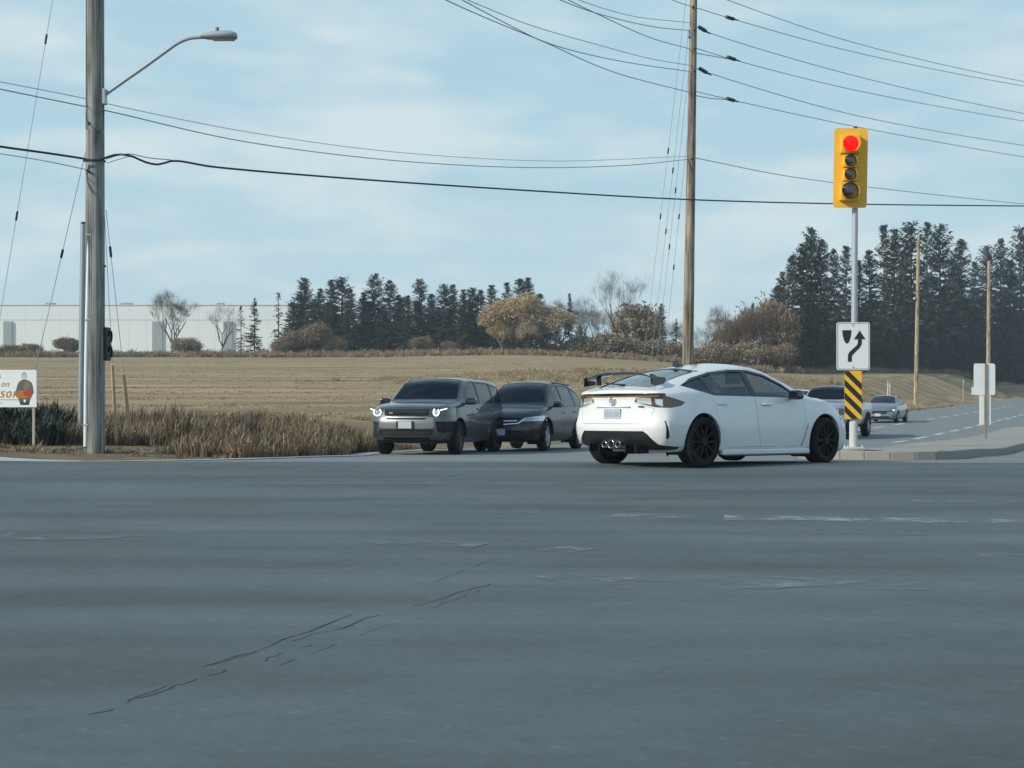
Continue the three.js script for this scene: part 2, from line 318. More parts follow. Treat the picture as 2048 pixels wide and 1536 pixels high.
function carSolid(C, t) {
  const NS = C.ns ?? 66, K = [], xs = [];
  const x0 = C.x0 + t, x1 = C.x1 - t;
  for (let i = 0; i <= NS; i++) { const u = i / NS, e = 0.5 - 0.5 * Math.cos(Math.PI * u); xs.push(lerp(x0, x1, lerp(u, e, 0.62))); }
  const rho = [0, 0.35, 0.45, 0.42, C.beltSoft ?? 0.13, 0.34, 0.5];
  const NB = C.nb ?? 4, RO = 0.09;
  const half = (x) => {
    const e = Math.min(x - x0, x1 - x), q = e < RO ? RO * (1 - Math.sqrt(Math.max(0, 1 - ((RO - e) / RO) ** 2))) : 0, s = t + q;
    const zt = C.zt(x) - s, zb = C.zb(x) + s, wm = C.wm(x) - s, ws = C.ws(x) - s, wb = C.wb(x) - s, wr = Math.max(0.1, C.wr(x) - s);
    const ze = C.zt(x) - C.drop(x) - s, be = Math.min(C.belt(x) - q * 0.5, ze - 0.012), zm = Math.min(C.zm, be - 0.1);
    const P = [[0, zb], [ws - 0.09, zb], [ws, zb + 0.08], [wm, zm], [wb, be], [wr, ze], [wr * 0.55, lerp(ze, zt, 0.72)], [0, zt]];
    const o = [P[0]];
    for (let i = 1; i < 7; i++) { const a = P[i - 1], p = P[i], b = P[i + 1], f = rho[i];
      for (let k = 0; k <= NB; k++) { const u = k / NB, A = (1 - u) ** 2, B = 2 * u * (1 - u), D = u * u; o.push([0, 1].map((c) => A * lerp(p[c], a[c], f) + B * p[c] + D * lerp(p[c], b[c], f))); } }
    o.push(P[7]); return o;
  };
  const pos = [], ix = [];
  const push = (x, y, z) => {                                        // y across, z up in here
    const aw = Math.abs(y) / 0.95;
    const kr = clamp(1 - (x - x0) / 0.9) ** 1.6, kf = clamp(1 - (x1 - x) / 0.9) ** 1.6;
    pos.push(x + kr * (C.rear(z) + (C.rearBow ?? 0.12) * aw ** 2.6) - kf * (C.front(z) + (C.frontBow ?? 0.2) * aw ** 2.6), z, y);
    return pos.length / 3 - 1;
  };
  const rings = [];
  const ringAt = (x, hs, r, zc) => { const ids = []; for (const [y, z] of hs) ids.push(push(x, y * r, zc + (z - zc) * r)); for (let k = hs.length - 2; k > 0; k--) ids.push(push(x, -hs[k][0] * r, zc + (hs[k][1] - zc) * r)); return ids; };
  const hs0 = half(x0), hs1 = half(x1), mid = (h) => (h[0][1] + h[h.length - 1][1]) / 2;
  const rs = [0.08, 0.3, 0.5, 0.68, 0.82, 0.92];
  for (const r of rs) rings.push(ringAt(x0, hs0, r, mid(hs0)));
  for (const x of xs) { const h = half(x); rings.push(ringAt(x, h, 1, mid(h))); }
  for (const r of rs.slice().reverse()) rings.push(ringAt(x1, hs1, r, mid(hs1)));
  const R = rings[0].length, c0 = push(x0, 0, mid(hs0)), c1 = push(x1, 0, mid(hs1));
  for (let i = 0; i + 1 < rings.length; i++) for (let k = 0; k < R; k++) { const a = rings[i][k], b = rings[i][(k + 1) % R], c = rings[i + 1][k], d = rings[i + 1][(k + 1) % R]; ix.push(a, b, c, b, d, c); }
  const L = rings[rings.length - 1];
  for (let k = 0; k < R; k++) { ix.push(c0, rings[0][(k + 1) % R], rings[0][k]); ix.push(c1, L[k], L[(k + 1) % R]); }
  const g = new THREE.BufferGeometry(); g.setAttribute('position', new THREE.Float32BufferAttribute(pos, 3)); g.setIndex(ix);
  // the winding must point outwards
  g.computeVertexNormals();
  let vol = 0; const P = pos; for (let i = 0; i < ix.length; i += 3) { const [a, b, c] = [ix[i] * 3, ix[i + 1] * 3, ix[i + 2] * 3]; vol += P[a] * (P[b + 1] * P[c + 2] - P[b + 2] * P[c + 1]) - P[a + 1] * (P[b] * P[c + 2] - P[b + 2] * P[c]) + P[a + 2] * (P[b] * P[c + 1] - P[b + 1] * P[c]); }
  if (vol < 0) { for (let i = 0; i < ix.length; i += 3) { const s = ix[i]; ix[i] = ix[i + 1]; ix[i + 1] = s; } g.setIndex(ix); }
  g.deleteAttribute('normal');
  return toCreasedNormals(g, 0.62);
}
const rubber = std([0.0045, 0.005, 0.006], 0.95), blackTrim = phys([0.012, 0.013, 0.015], 0.45, { clearcoat: 0.3 }), mattBlack = std([0.015, 0.016, 0.018], 0.85), gloss = phys([0.008, 0.008, 0.009], 0.12, { clearcoat: 1 });
const chrome = std([0.75, 0.76, 0.77], 0.18, { metalness: 1 }), darkRim = phys([0.02, 0.02, 0.022], 0.4, { clearcoat: 0.5 }), silverRim = std([0.42, 0.43, 0.44], 0.38, { metalness: 0.8 });
const plateM = std([0.44, 0.48, 0.54], 0.5), plateInk = std([0.30, 0.36, 0.48], 0.6), inside = std([0.02, 0.021, 0.023], 0.9), seatM = std([0.028, 0.028, 0.030], 0.85), redSeat = std([0.10, 0.02, 0.02], 0.85);
const glassTint = phys([0.72, 0.77, 0.78], 0.02, { transmission: 1, thickness: 0, ior: 1.5 }), glassDark = phys([0.14, 0.165, 0.18], 0.03, { transmission: 1, thickness: 0, ior: 1.5 });
const glassMid = phys([0.40, 0.44, 0.46], 0.02, { transmission: 1, thickness: 0, ior: 1.5 });
const lens = phys([0.62, 0.65, 0.68], 0.08, { clearcoat: 1, metalness: 0.5 }), lampWhite = new THREE.MeshStandardMaterial({ color: RGB(0.9, 0.9, 0.9), emissive: RGB(1, 0.99, 0.95), emissiveIntensity: 1.15, roughness: 0.3 });
const headGlass = phys([0.05, 0.052, 0.056], 0.08, { clearcoat: 1 }), tailHouse = phys([0.075, 0.036, 0.020], 0.15, { clearcoat: 1 });

const tyreGeo = {}, rimGeo = {};
function wheelParts(R, W, rimR, spokes, face) {
  const k = [R, W, rimR, spokes, face].join();
  if (!tyreGeo[k]) {
    const p = [[rimR, -W / 2 + 0.02], [rimR + 0.012, -W / 2], [R - 0.03, -W / 2 + 0.004], [R - 0.008, -W / 2 + 0.022], [R, -W / 2 + 0.05]];
    const grooves = []; for (let i = -2; i <= 2; i++) { const z = i * W * 0.13; grooves.push([R, z - 0.006], [R - 0.008, z - 0.005], [R - 0.008, z + 0.005], [R, z + 0.006]); }
    const prof = [...p, ...grooves, ...p.slice().reverse().map(([r, z]) => [r, -z])];
    const g = new THREE.LatheGeometry(prof.map(([r, z]) => new THREE.Vector2(r, z)), 44); g.rotateX(Math.PI / 2); tyreGeo[k] = g;
    const gs = [];
    const barrel = new THREE.LatheGeometry([[rimR - 0.002, W / 2 - 0.015], [rimR - 0.022, W / 2 - 0.012], [rimR - 0.03, W / 2 - 0.05], [rimR - 0.05, -W / 2 + 0.02], [rimR, -W / 2 + 0.015]].map(([r, z]) => new THREE.Vector2(r, z)), 36); barrel.rotateX(Math.PI / 2); gs.push(barrel);
    const back = new THREE.CylinderGeometry(rimR * 0.72, rimR * 0.72, 0.03, 28); back.rotateX(Math.PI / 2); back.translate(0, 0, W / 2 - 0.13); gs.push(back);
    for (let i = 0; i < spokes; i++) { const s = new RoundedBoxGeometry(rimR - 0.045, face, 0.035, 1, 0.008); s.translate((rimR - 0.045) / 2 + 0.02, 0, W / 2 - 0.035); s.rotateZ(i / spokes * Math.PI * 2); gs.push(s); }
    const hub = new THREE.CylinderGeometry(0.055, 0.07, 0.04, 18); hub.rotateX(Math.PI / 2); hub.translate(0, 0, W / 2 - 0.025); gs.push(hub);
    rimGeo[k] = merge(gs);
  }
  return [tyreGeo[k], rimGeo[k]];
}
class Car {
  constructor(name, label, C, paint, group) {
    this.C = C; this.g = thing(name, label, C.category ?? 'car', null, 0, group); this.paint = paint; this.mat = { [0]: paint };
    this.outer = brush(carSolid(C, 0)); this.inner = brush(carSolid(C, C.wall ?? 0.045));
    this.body = cut(this.outer, this.inner);
    for (const x of [C.ra, C.fa]) for (const s of [-1, 1]) {
      const r = C.arch ?? C.R + 0.045, cy = new THREE.CylinderGeometry(r, r, 0.8, 36); cy.rotateX(Math.PI / 2); cy.translate(x, C.R + (C.archUp ?? 0.015), s * (C.archIn ?? 0.55) + s * 0.4);
      this.body = cut(this.body, brush(cy));
      const li = new THREE.CylinderGeometry(r + 0.004, r + 0.004, 0.34, 30, 1, true); li.rotateX(Math.PI / 2); li.translate(x, C.R + (C.archUp ?? 0.015), s * ((C.archIn ?? 0.55) + 0.13));
      const di = new THREE.CircleGeometry(r + 0.004, 30); di.translate(x, C.R + (C.archUp ?? 0.015), s * ((C.archIn ?? 0.55) - 0.04)); 
      part('wheel_arch_liner', clipLow([li, di], C.zb(x) - 0.02), mattBlack2, this.g);
      const W = new THREE.Group(); W.name = 'wheel'; W.position.set(x, C.R, s * (C.track / 2)); if (s < 0) W.rotation.y = Math.PI; if (C.steer && x === C.fa) W.rotation.y += C.steer;
      this.g.add(W);
      const [tg, rg] = wheelParts(C.R, C.tw ?? 0.24, C.rim ?? 0.24, C.spokes ?? 10, C.spokeW ?? 0.04);
      part('tyre', tg, rubber, W); part('rim', rg, C.rimMat ?? darkRim, W);
    }
  }
  layer(a, b) { this._l ??= {}; const k = a + '_' + b; return this._l[k] ??= cut(a ? brush(carSolid(this.C, a)) : this.outer, brush(carSolid(this.C, b))); }
  // a piece of the skin inside a prism becomes a part; gap opens a joint round it
  panel(name, mk, mat, { inset = 0, thick = 0, gap = 0.004, from, parent } = {}) {
    const P = mk(0), src = from ?? (inset || thick ? this.layer(inset, inset + (thick || 0.03)) : this.body);
    const r = meet(src, P);
    this.body = cut(this.body, gap ? mk(gap) : P);
    if (!r.geometry.attributes.position || r.geometry.attributes.position.count < 3) { console.log('empty panel', this.g.name, name); return null; }
    return part(name, r.geometry, mat, parent ?? this.g);
  }
  glass(name, mk, mat, trim = 0.03) {                                  // a window: black surround, opening, pane
    if (trim) { const r = meet(this.body, mk(trim)); this.body = cut(this.body, mk(trim)); const f = cut(r, mk(0)); part('window_trim', f.geometry, blackTrim, this.g); }
    else this.body = cut(this.body, mk(0));
    const r = meet(this.layer(0.008, 0.014), mk(trim ? 0.004 : 0.0)); return part(name, r.geometry, mat, this.g);
  }
  finish(name = 'body') { part(name, this.body.geometry, this.paint, this.g); return this.g; }
  place(x, d, heading) {                                               // the amid-wheels point at x, d; heading in degrees, 0 = straight away from the camera, 90 = to the right
    const C = this.C, h = heading * Math.PI / 180, f = [Math.sin(h), Math.cos(h)], r = [Math.cos(h), -Math.sin(h)];
    const hy = (a, b) => top(x + f[0] * a + r[0] * b, d + f[1] * a + r[1] * b), t = C.track / 2;
    const F = (hy(C.fa, t) + hy(C.fa, -t)) / 2, B = (hy(C.ra, t) + hy(C.ra, -t)) / 2, Rr = (hy(C.fa, t) + hy(C.ra, t)) / 2, Ll = (hy(C.fa, -t) + hy(C.ra, -t)) / 2;
    this.g.rotation.order = 'YZX';
    this.g.rotation.set(Math.atan2(Ll - Rr, C.track), Math.PI / 2 - h, Math.atan2(F - B, C.fa - C.ra));
    this.g.position.set(x, (F + B) / 2 - (F - B) * ((C.fa + C.ra) / 2) / (C.fa - C.ra) + 0.002, -d);
  }
}
const mattBlack2 = std([0.01, 0.0105, 0.011], 0.95, { side: THREE.DoubleSide });
function clipLow(gs, y) {                                              // keep what lies above height y
  const g = merge(gs), p = g.attributes.position, out = [], nn = [];
  for (let i = 0; i < p.count; i += 3) { if ([0, 1, 2].some((k) => p.getY(i + k) < y - 0.04)) continue; for (let k = 0; k < 3; k++) { out.push(p.getX(i + k), p.getY(i + k), p.getZ(i + k)); nn.push(g.attributes.normal.getX(i + k), g.attributes.normal.getY(i + k), g.attributes.normal.getZ(i + k)); } }
  const r = new THREE.BufferGeometry(); r.setAttribute('position', new THREE.Float32BufferAttribute(out, 3)); r.setAttribute('normal', new THREE.Float32BufferAttribute(nn, 3)); return r;
}
function mirrorPair(car, x, y, z, mat, shell = [0.17, 0.15, 0.22]) {
  for (const s of [-1, 1]) {
    const m = part('side_mirror', [box(shell[0], shell[1], shell[2], x, y, s * z, 0.05), rod(V(x, y - 0.03, s * (z - 0.07)), V(x + 0.03, y - 0.09, s * (z - 0.22)), 0.022)], mat, car.g);
    part('mirror_glass', box(0.006, shell[1] * 0.7, shell[2] * 0.75, x - shell[0] / 2 - 0.002, y, s * z, 0.002), gloss, m);
  }
}
function cabin(car, xs, y, mat, opts = {}) {                             // seats, dashboard and steering wheel
  for (const [x, zs, back] of xs) for (const z of zs) {
    const s = part('seat', [box(0.5, 0.14, 0.48, x, y, z, 0.05), (() => { const g = box(0.13, 0.6, 0.46, 0, 0.3, 0, 0.05); g.rotateZ(0.28); g.translate(x - 0.24, y, z); return g; })()], mat, car.g);
    const hd = box(0.09, 0.17, 0.26, 0, 0, 0, 0.04); hd.rotateZ(0.2); hd.translate(x - 0.44, y + 0.7, z); part('headrest', hd, mat, s);
  }
  if (opts.dash) part('dashboard', box(0.42, 0.22, 1.3, opts.dash[0], opts.dash[1], 0, 0.06), inside, car.g);
  if (opts.wheel) { const t = new THREE.TorusGeometry(0.18, 0.016, 8, 24); t.rotateY(Math.PI / 2); t.rotateZ(0.4); t.translate(...opts.wheel); part('steering_wheel', t, inside, car.g); }
}

function squash(root, x0, k) {                                          // shorten everything behind x0
  const seen = new Set();
  root.traverse((m) => { if (!m.isMesh || m.parent.name === 'wheel' || seen.has(m.geometry)) return; seen.add(m.geometry); const p = m.geometry.attributes.position; for (let i = 0; i < p.count; i++) { const x = p.getX(i); if (x < x0) p.setX(i, x0 + (x - x0) * k); } });
}
// ------------------------------------------------------------ the white hatchback with the wing
const whitePaint = phys([0.74, 0.75, 0.74], 0.42, { clearcoat: 1, clearcoatRoughness: 0.04 });
{
  const C = {
    x0: -2.30, x1: 2.295, ra: -1.3675, fa: 1.3675, R: 0.335, tw: 0.265, rim: 0.262, track: 1.62, zm: 0.63, spokes: 10, spokeW: 0.026, arch: 0.372, rimMat: std([0.002, 0.0021, 0.0023], 0.7), ns: 76, steer: 0.05,
    zt: pchip([[-2.30, 1.00], [-2.18, 1.045], [-1.95, 1.105], [-1.55, 1.215], [-1.0, 1.345], [-0.5, 1.412], [-0.15, 1.435], [0.2, 1.405], [0.5, 1.325], [0.8, 1.20], [1.05, 1.075], [1.2, 1.015], [1.6, 0.965], [2.1, 0.84], [2.25, 0.73], [2.295, 0.66]]),
    belt: pchip([[-2.30, 0.94], [-1.95, 0.975], [-1.6, 1.0], [-1.0, 0.985], [0, 0.95], [1.0, 0.925], [1.4, 0.905], [2.0, 0.785], [2.295, 0.6]]),
    wb: pchip([[-2.30, 0.73], [-2.1, 0.785], [-1.6, 0.825], [-1.37, 0.845], [-0.8, 0.825], [0, 0.835], [1, 0.845], [1.4, 0.845], [1.9, 0.80], [2.2, 0.7], [2.295, 0.62]]),
    wm: pchip([[-2.30, 0.845], [-2.05, 0.89], [-1.37, 0.948], [-0.75, 0.905], [0, 0.895], [0.7, 0.905], [1.37, 0.948], [1.9, 0.91], [2.2, 0.84], [2.295, 0.78]]),
    ws: pchip([[-2.30, 0.80], [-1.9, 0.86], [-1.37, 0.90], [0, 0.885], [1.37, 0.90], [2.0, 0.86], [2.295, 0.76]]),
    zb: pchip([[-2.30, 0.25], [-1.9, 0.20], [-1.37, 0.175], [0, 0.16], [1.37, 0.15], [2.295, 0.15]]),
    wr: pchip([[-2.30, 0.69], [-1.95, 0.67], [-1.5, 0.64], [-1.0, 0.585], [0, 0.575], [0.5, 0.60], [0.85, 0.68], [1.15, 0.755], [1.6, 0.70], [2.295, 0.5]]),
    drop: pchip([[-2.30, 0.025], [-1.5, 0.06], [-1, 0.075], [0, 0.065], [0.6, 0.06], [1.2, 0.05], [1.5, 0.035], [2.295, 0.04]]),
    rear: pchip([[0.15, 0.16], [0.3, 0.06], [0.42, 0.015], [0.52, 0.0], [0.60, 0.012], [0.66, 0.045], [0.80, 0.055], [0.90, 0.06], [0.95, 0.03], [1.0, 0.0]]), rearBow: 0.24,
    front: pchip([[0.15, 0.10], [0.3, 0.0], [0.55, 0.02], [0.75, 0.12], [1, 0.3]]), frontBow: 0.34,
  };
  const car = new Car('white_hatchback', 'white hatchback with tall black rear wing turning across the junction', C, whitePaint);
  // windows
  const sideWin = [[0.86, 0.955], [-1.05, 0.985], [-1.35, 1.04], [-1.62, 1.085], [-1.30, 1.165], [-0.9, 1.245], [-0.45, 1.295], [-0.05, 1.297], [0.28, 1.245], [0.60, 1.12]];
  for (const s of [1, -1]) {
    const z = s > 0 ? [0.3, 1.3] : [-1.3, -0.3];
    const full = (e) => side(grow(sideWin, e), ...z);
    const trim = meet(car.body, full(0.028)); car.body = cut(car.body, full(0.028));
    let tr = trim;
    const clipped = (x0, x1) => (e) => meet(side(grow(sideWin, e), ...z), brush(box(x1 - x0 + 2 * e, 3, 4, (x0 + x1) / 2, 0.8, 0)));
    for (const [nm, a, b, gm] of [['front_door_window', -0.13, 1.1, glassTint], ['rear_door_window', -1.06, -0.22, glassTint], ['quarter_window', -1.8, -1.12, glassDark]]) {
      const mk = clipped(a, b); tr = cut(tr, mk(0)); part(nm, meet(car.layer(0.008, 0.014), mk(0.003)).geometry, gm, car.g);
    }
    part('window_trim', tr.geometry, blackTrim, car.g);
  }
  const rearWin = [[-2.03, -0.48], [-2.03, 0.48], [-1.85, 0.50], [-1.12, 0.47], [-1.02, 0.42], [-1.02, -0.42], [-1.12, -0.47], [-1.85, -0.50]];
  car.glass('rear_window', (e) => plan(grow(rearWin, e), 0.98, 1.7), glassTint, 0.02);
  const wind = [[0.30, -0.48], [0.30, 0.48], [0.40, 0.51], [1.02, 0.655], [1.09, 0.6], [1.12, 0], [1.09, -0.6], [1.02, -0.655], [0.40, -0.51]];
  car.glass('windscreen', (e) => plan(grow(wind, e), 0.98, 1.7), glassTint, 0.02);
  // rear lamps and the black band that joins them
  const lampEnd = [[0.42, 0.935], [0.37, 0.865], [0.52, 0.825], [0.68, 0.79], [1.1, 0.775], [1.1, 0.98], [0.42, 0.962]];
  const lampSide = [[-2.5, 0.70], [-2.5, 1.05], [-2.1, 0.955], [-1.90, 0.91], [-1.70, 0.86], [-1.78, 0.815], [-1.95, 0.79], [-2.1, 0.72]];
  for (const s of [1, -1]) {
    const poly = s > 0 ? lampEnd : mirrorZ(lampEnd);
    const mk = (e) => meet(ends(grow(poly, e), -2.6, -1.5), side(grow(lampSide, e), -1.4, 1.4));
    const hl = car.panel('tail_lamp', mk, tailHouse, { inset: 0.006, thick: 0.025, gap: 0.001 });
    for (const [a, b, c, d2] of [[0.395, 0.615, 0.905, 0.850], [0.66, 0.75, 0.885, 0.830]]) {
      const q = [[a, c + 0.02], [b, c + 0.008], [b + 0.012, d2 - 0.03], [a + 0.02, d2 + 0.004]]; const qq = s > 0 ? q : mirrorZ(q);
      part('reflector', meet(car.layer(0.002, 0.012), ends(qq, -2.6, -1.9)).geometry, lens, hl ?? car.g);
    }
  }
  const bar = [[-0.80, 0.945], [0.80, 0.945], [0.80, 0.975], [-0.80, 0.975]];
  car.panel('light_bar', (e) => ends(grow(bar, e), -2.6, -2.02), gloss, { inset: 0.004, thick: 0.03, gap: 0.001 });
  car.panel('amber_strip', (e) => ends(grow([[-0.55, 0.930], [0.70, 0.930], [0.74, 0.9435], [-0.55, 0.9435]], e), -2.6, -2.02), phys([0.34, 0.16, 0.04], 0.2, { clearcoat: 1 }), { inset: 0.002, thick: 0.03, gap: 0.0005 });
  const gate = [[-0.67, 0.77], [-0.60, 0.62], [-0.54, 0.575], [0.54, 0.575], [0.60, 0.62], [0.67, 0.77], [0.36, 0.85], [0.40, 0.925], [-0.40, 0.925], [-0.36, 0.85]];
  const tg = car.panel('tailgate', (e) => ends(grow(gate, e), -2.6, -1.95), whitePaint, { gap: 0.005 });
  part('licence_plate', box(0.012, 0.152, 0.305, -2.262, 0.70, 0, 0.003), plateM, car.g);
  for (const z of [-0.115, -0.08, -0.045, -0.01, 0.045, 0.08, 0.115]) part('plate_character', box(0.003, 0.07, 0.02, -2.2695, 0.70, z), plateInk, car.g);
  { // the maker's emblem: an H in a rounded frame
    const ring = new THREE.TorusGeometry(0.05, 0.008, 8, 24); ring.rotateY(Math.PI / 2);
    const bars = [box(0.012, 0.062, 0.012, 0, 0, -0.022), box(0.012, 0.062, 0.012, 0, 0, 0.022), box(0.012, 0.012, 0.044, 0, 0, 0)];
    part('emblem', merge([ring, ...bars]).translate(-2.262, 0.872, 0), chrome, car.g);
    part('model_badge', box(0.008, 0.022, 0.09, -2.215, 0.80, 0.48, 0.003), std([0.10, 0.04, 0.04], 0.4), car.g);
    part('tailgate_handle', box(0.03, 0.016, 0.62, -2.248, 0.80, 0, 0.007), whitePaint, car.g);
  }
  // lower black diffuser, exhausts, vents
  const diff = [[-0.54, 0.475], [0.54, 0.475], [0.60, 0.43], [0.71, 0.30], [0.95, 0.245], [0.95, 0.05], [-0.95, 0.05], [-0.95, 0.245], [-0.71, 0.30], [-0.60, 0.43]];
  car.panel('diffuser', (e) => ends(grow(diff, e), -2.6, -1.78), blackTrim, { inset: 0.022, thick: 0.04, gap: 0.002 });
  for (const z of [-0.42, -0.24, 0.24, 0.42]) part('diffuser_fin', box(0.30, 0.11, 0.012, -2.12, 0.245, z, 0.004), blackTrim, car.g);
  for (const [z, r] of [[-0.125, 0.046], [0, 0.058], [0.125, 0.046]]) { const l = new THREE.LatheGeometry([[r - 0.012, 0.14], [r - 0.010, 0], [r - 0.004, -0.006], [r, 0], [r, 0.14]].map(([a, b]) => new THREE.Vector2(a, b)), 24); l.rotateZ(-Math.PI / 2); l.translate(-2.285, 0.30, z); part('exhaust_pipe', l, chrome, car.g); }
  for (const s of [1, -1]) {
    const z = s > 0 ? [0.45, 1.3] : [-1.3, -0.45];
    car.panel('rear_vent', (e) => side(grow([[-2.105, 0.615], [-2.075, 0.60], [-2.01, 0.40], [-2.035, 0.365], [-2.075, 0.385]], e), ...z), gloss, { inset: 0.018, thick: 0.03, gap: 0.0015 });
    car.panel('fender_vent', (e) => side(grow([[0.965, 0.575], [0.945, 0.575], [0.80, 0.245], [0.835, 0.245]], e), ...z), gloss, { inset: 0.02, thick: 0.03, gap: 0.001 });
    const fd = car.panel('front_door', (e) => side(grow([[0.90, 0.945], [0.90, 0.60], [0.76, 0.26], [-0.10, 0.26], [-0.17, 0.60], [-0.18, 1.325], [0.0, 1.325], [0.31, 1.27], [0.64, 1.135]], e), ...z), whitePaint, { gap: 0.005 });
    const rd = car.panel('rear_door', (e) => side(grow([[-0.19, 1.325], [-0.18, 0.60], [-0.11, 0.26], [-0.86, 0.26], [-0.94, 0.42], [-1.05, 0.62], [-1.10, 0.80], [-1.14, 0.96], [-1.06, 1.15], [-0.92, 1.27], [-0.5, 1.322]], e), ...z), whitePaint, { gap: 0.005 });
    for (const [dp, x] of [[fd, 0.05], [rd, -0.93]]) part('door_handle', box(0.21, 0.032, 0.035, x, 0.845, s * 0.872, 0.014), whitePaint, dp ?? car.g);
    part('side_skirt', box(1.95, 0.075, 0.07, -0.02, 0.19, s * 0.905, 0.02), whitePaint, car.g);
    part('skirt_blade', box(1.95, 0.022, 0.10, -0.02, 0.145, s * 0.90, 0.008), blackTrim, car.g);
    // nose: lamps
    const hl = [[0.40, 0.70], [0.46, 0.62], [1.1, 0.63], [1.1, 0.80], [0.62, 0.745]];
    car.panel('headlamp', (e) => ends(grow(s > 0 ? hl : mirrorZ(hl), e), 1.75, 2.6), headGlass, { inset: 0.004, thick: 0.02, gap: 0.002 });
    car.panel('bumper_duct', (e) => ends(grow(s > 0 ? [[0.62, 0.50], [0.70, 0.25], [0.80, 0.26], [0.80, 0.46]] : mirrorZ([[0.62, 0.50], [0.70, 0.25], [0.80, 0.26], [0.80, 0.46]]), e), 1.8, 2.6), gloss, { inset: 0.02, thick: 0.03, gap: 0.002 });
  }
  car.panel('grille', (e) => ends(grow([[-0.40, 0.60], [-0.56, 0.22], [0.56, 0.22], [0.40, 0.60]], e), 1.8, 2.6), mattBlack, { inset: 0.02, thick: 0.03, gap: 0.002 });
  car.panel('bonnet', (e) => plan(grow([[1.33, -0.74], [1.33, 0.74], [1.75, 0.70], [2.08, 0.55], [2.12, 0], [2.08, -0.55], [1.75, -0.70]], e), 0.6, 1.4), whitePaint, { gap: 0.005 });
  // wing on two stands
  {
    const sh = new THREE.Shape(); sh.moveTo(-0.13, 0.0); sh.quadraticCurveTo(-0.02, -0.028, 0.12, -0.006); sh.quadraticCurveTo(0.135, 0.004, 0.115, 0.010); sh.quadraticCurveTo(-0.01, 0.002, -0.13, 0.022); sh.closePath();
    const g = new THREE.ExtrudeGeometry(sh, { depth: 1.26, bevelEnabled: false, steps: 16, curveSegments: 6 }); g.translate(0, 0, -0.63);
    const p = g.attributes.position; for (let i = 0; i < p.count; i++) { const z = p.getZ(i) / 0.63; p.setY(i, p.getY(i) - (0.025 * z * z + 0.07 * z ** 4)); } g.computeVertexNormals(); g.translate(-1.98, 1.245, 0);
    const w = part('rear_wing', g, gloss, car.g);
    for (const s of [1, -1]) {
      const e = new THREE.ExtrudeGeometry(shapeOf(roundPoly([[-0.16, -0.085], [0.08, -0.05], [0.12, 0.03], [-0.16, 0.05]], 0.18, 3)), { depth: 0.012, bevelEnabled: false }); e.translate(-1.98, 1.155, s * 0.635 - 0.006); part('end_plate', e, gloss, w);
      const st = new THREE.ExtrudeGeometry(shapeOf([[-0.03, 0.0], [0.05, 0.0], [0.04, 0.13], [-0.06, 0.14]]), { depth: 0.022, bevelEnabled: false }); st.translate(-1.97, 1.095, s * 0.50 - 0.011); part('wing_stand', st, gloss, w);
    }
  }
  part('wiper', [rod(V(-2.02, 1.095, 0.02), V(-1.94, 1.125, -0.40), 0.011, 0.008), box(0.07, 0.03, 0.06, -2.035, 1.09, 0.0, 0.01)], mattBlack, car.g);
  { const f = new THREE.ExtrudeGeometry(shapeOf([[-0.10, 0], [0.10, 0], [0.03, 0.03], [-0.08, 0.062]]), { depth: 0.045, bevelEnabled: true, bevelSize: 0.008, bevelThickness: 0.008, bevelSegments: 2 }); f.translate(-0.82, 1.372, -0.022); part('roof_antenna', f, gloss, car.g); }
  mirrorPair(car, 0.60, 0.985, 0.965, gloss, [0.15, 0.14, 0.20]);
  cabin(car, [[0.35, [-0.37, 0.37]], [-0.55, [-0.37, 0.37]]], 0.52, seatM, { dash: [0.92, 0.86], wheel: [0.58, 0.92, -0.37] });
  part('parcel_shelf', box(0.75, 0.03, 1.05, -1.55, 0.93, 0), inside, car.g);
  car.finish();
  squash(car.g, -1.37, 0.90);
  const hd = 47.3 * Math.PI / 180; car.place(1.93 + 1.3675 * Math.sin(hd), 20.62 + 1.3675 * Math.cos(hd), 47.3);
}
// ------------------------------------------------------------ the oncoming traffic on the side road
const P = pchip;
function frontPanels(car, list) { for (const [name, poly, mat, inset, x0 = 1.4] of list) car.panel(name, (e) => ends(grow(poly, e), x0, 3.2), mat, { inset, thick: 0.03, gap: 0.002 }); }
const bothWays = (poly) => [poly, mirrorZ(poly)];
function sideGlass(car, poly, cuts, zin = 0.3, mat = glassDark) {
  for (const s of [1, -1]) {
    const z = s > 0 ? [zin, 1.4] : [-1.4, -zin], full = (e) => side(grow(poly, e), ...z);
    let tr = meet(car.body, full(0.025)); car.body = cut(car.body, full(0.025));
    for (const [nm, a, b] of cuts) { const mk = (e) => meet(full(e), brush(box(b - a + 2 * e, 4, 4, (a + b) / 2, 1, 0))); tr = cut(tr, mk(0)); part(nm, meet(car.layer(0.008, 0.014), mk(0.003)).geometry, mat, car.g); }
    part('window_trim', tr.geometry, blackTrim, car.g);
  }
}
function doors(car, list, zin = 0.5) {
  for (const s of [1, -1]) for (const [nm, poly, hx, hy, hz] of list) {
    const d = car.panel(nm, (e) => side(grow(poly, e), ...(s > 0 ? [zin, 1.4] : [-1.4, -zin])), car.paint, { gap: 0.005 });
    if (hx !== undefined) part('door_handle', box(0.2, 0.034, 0.035, hx, hy, s * hz, 0.014), car.C.handleMat ?? car.paint, d ?? car.g);
  }
}
function arcs(car, r, z, w, mat) {                                       // black lips round the wheel openings
  for (const x of [car.C.ra, car.C.fa]) for (const s of [-1, 1]) { const t = new THREE.TorusGeometry(r, w, 8, 30, Math.PI); t.scale(1, 1, 1.5); t.translate(x, car.C.R + 0.015, s * z); part('wheel_arch_trim', t, mat, car.g); }
}
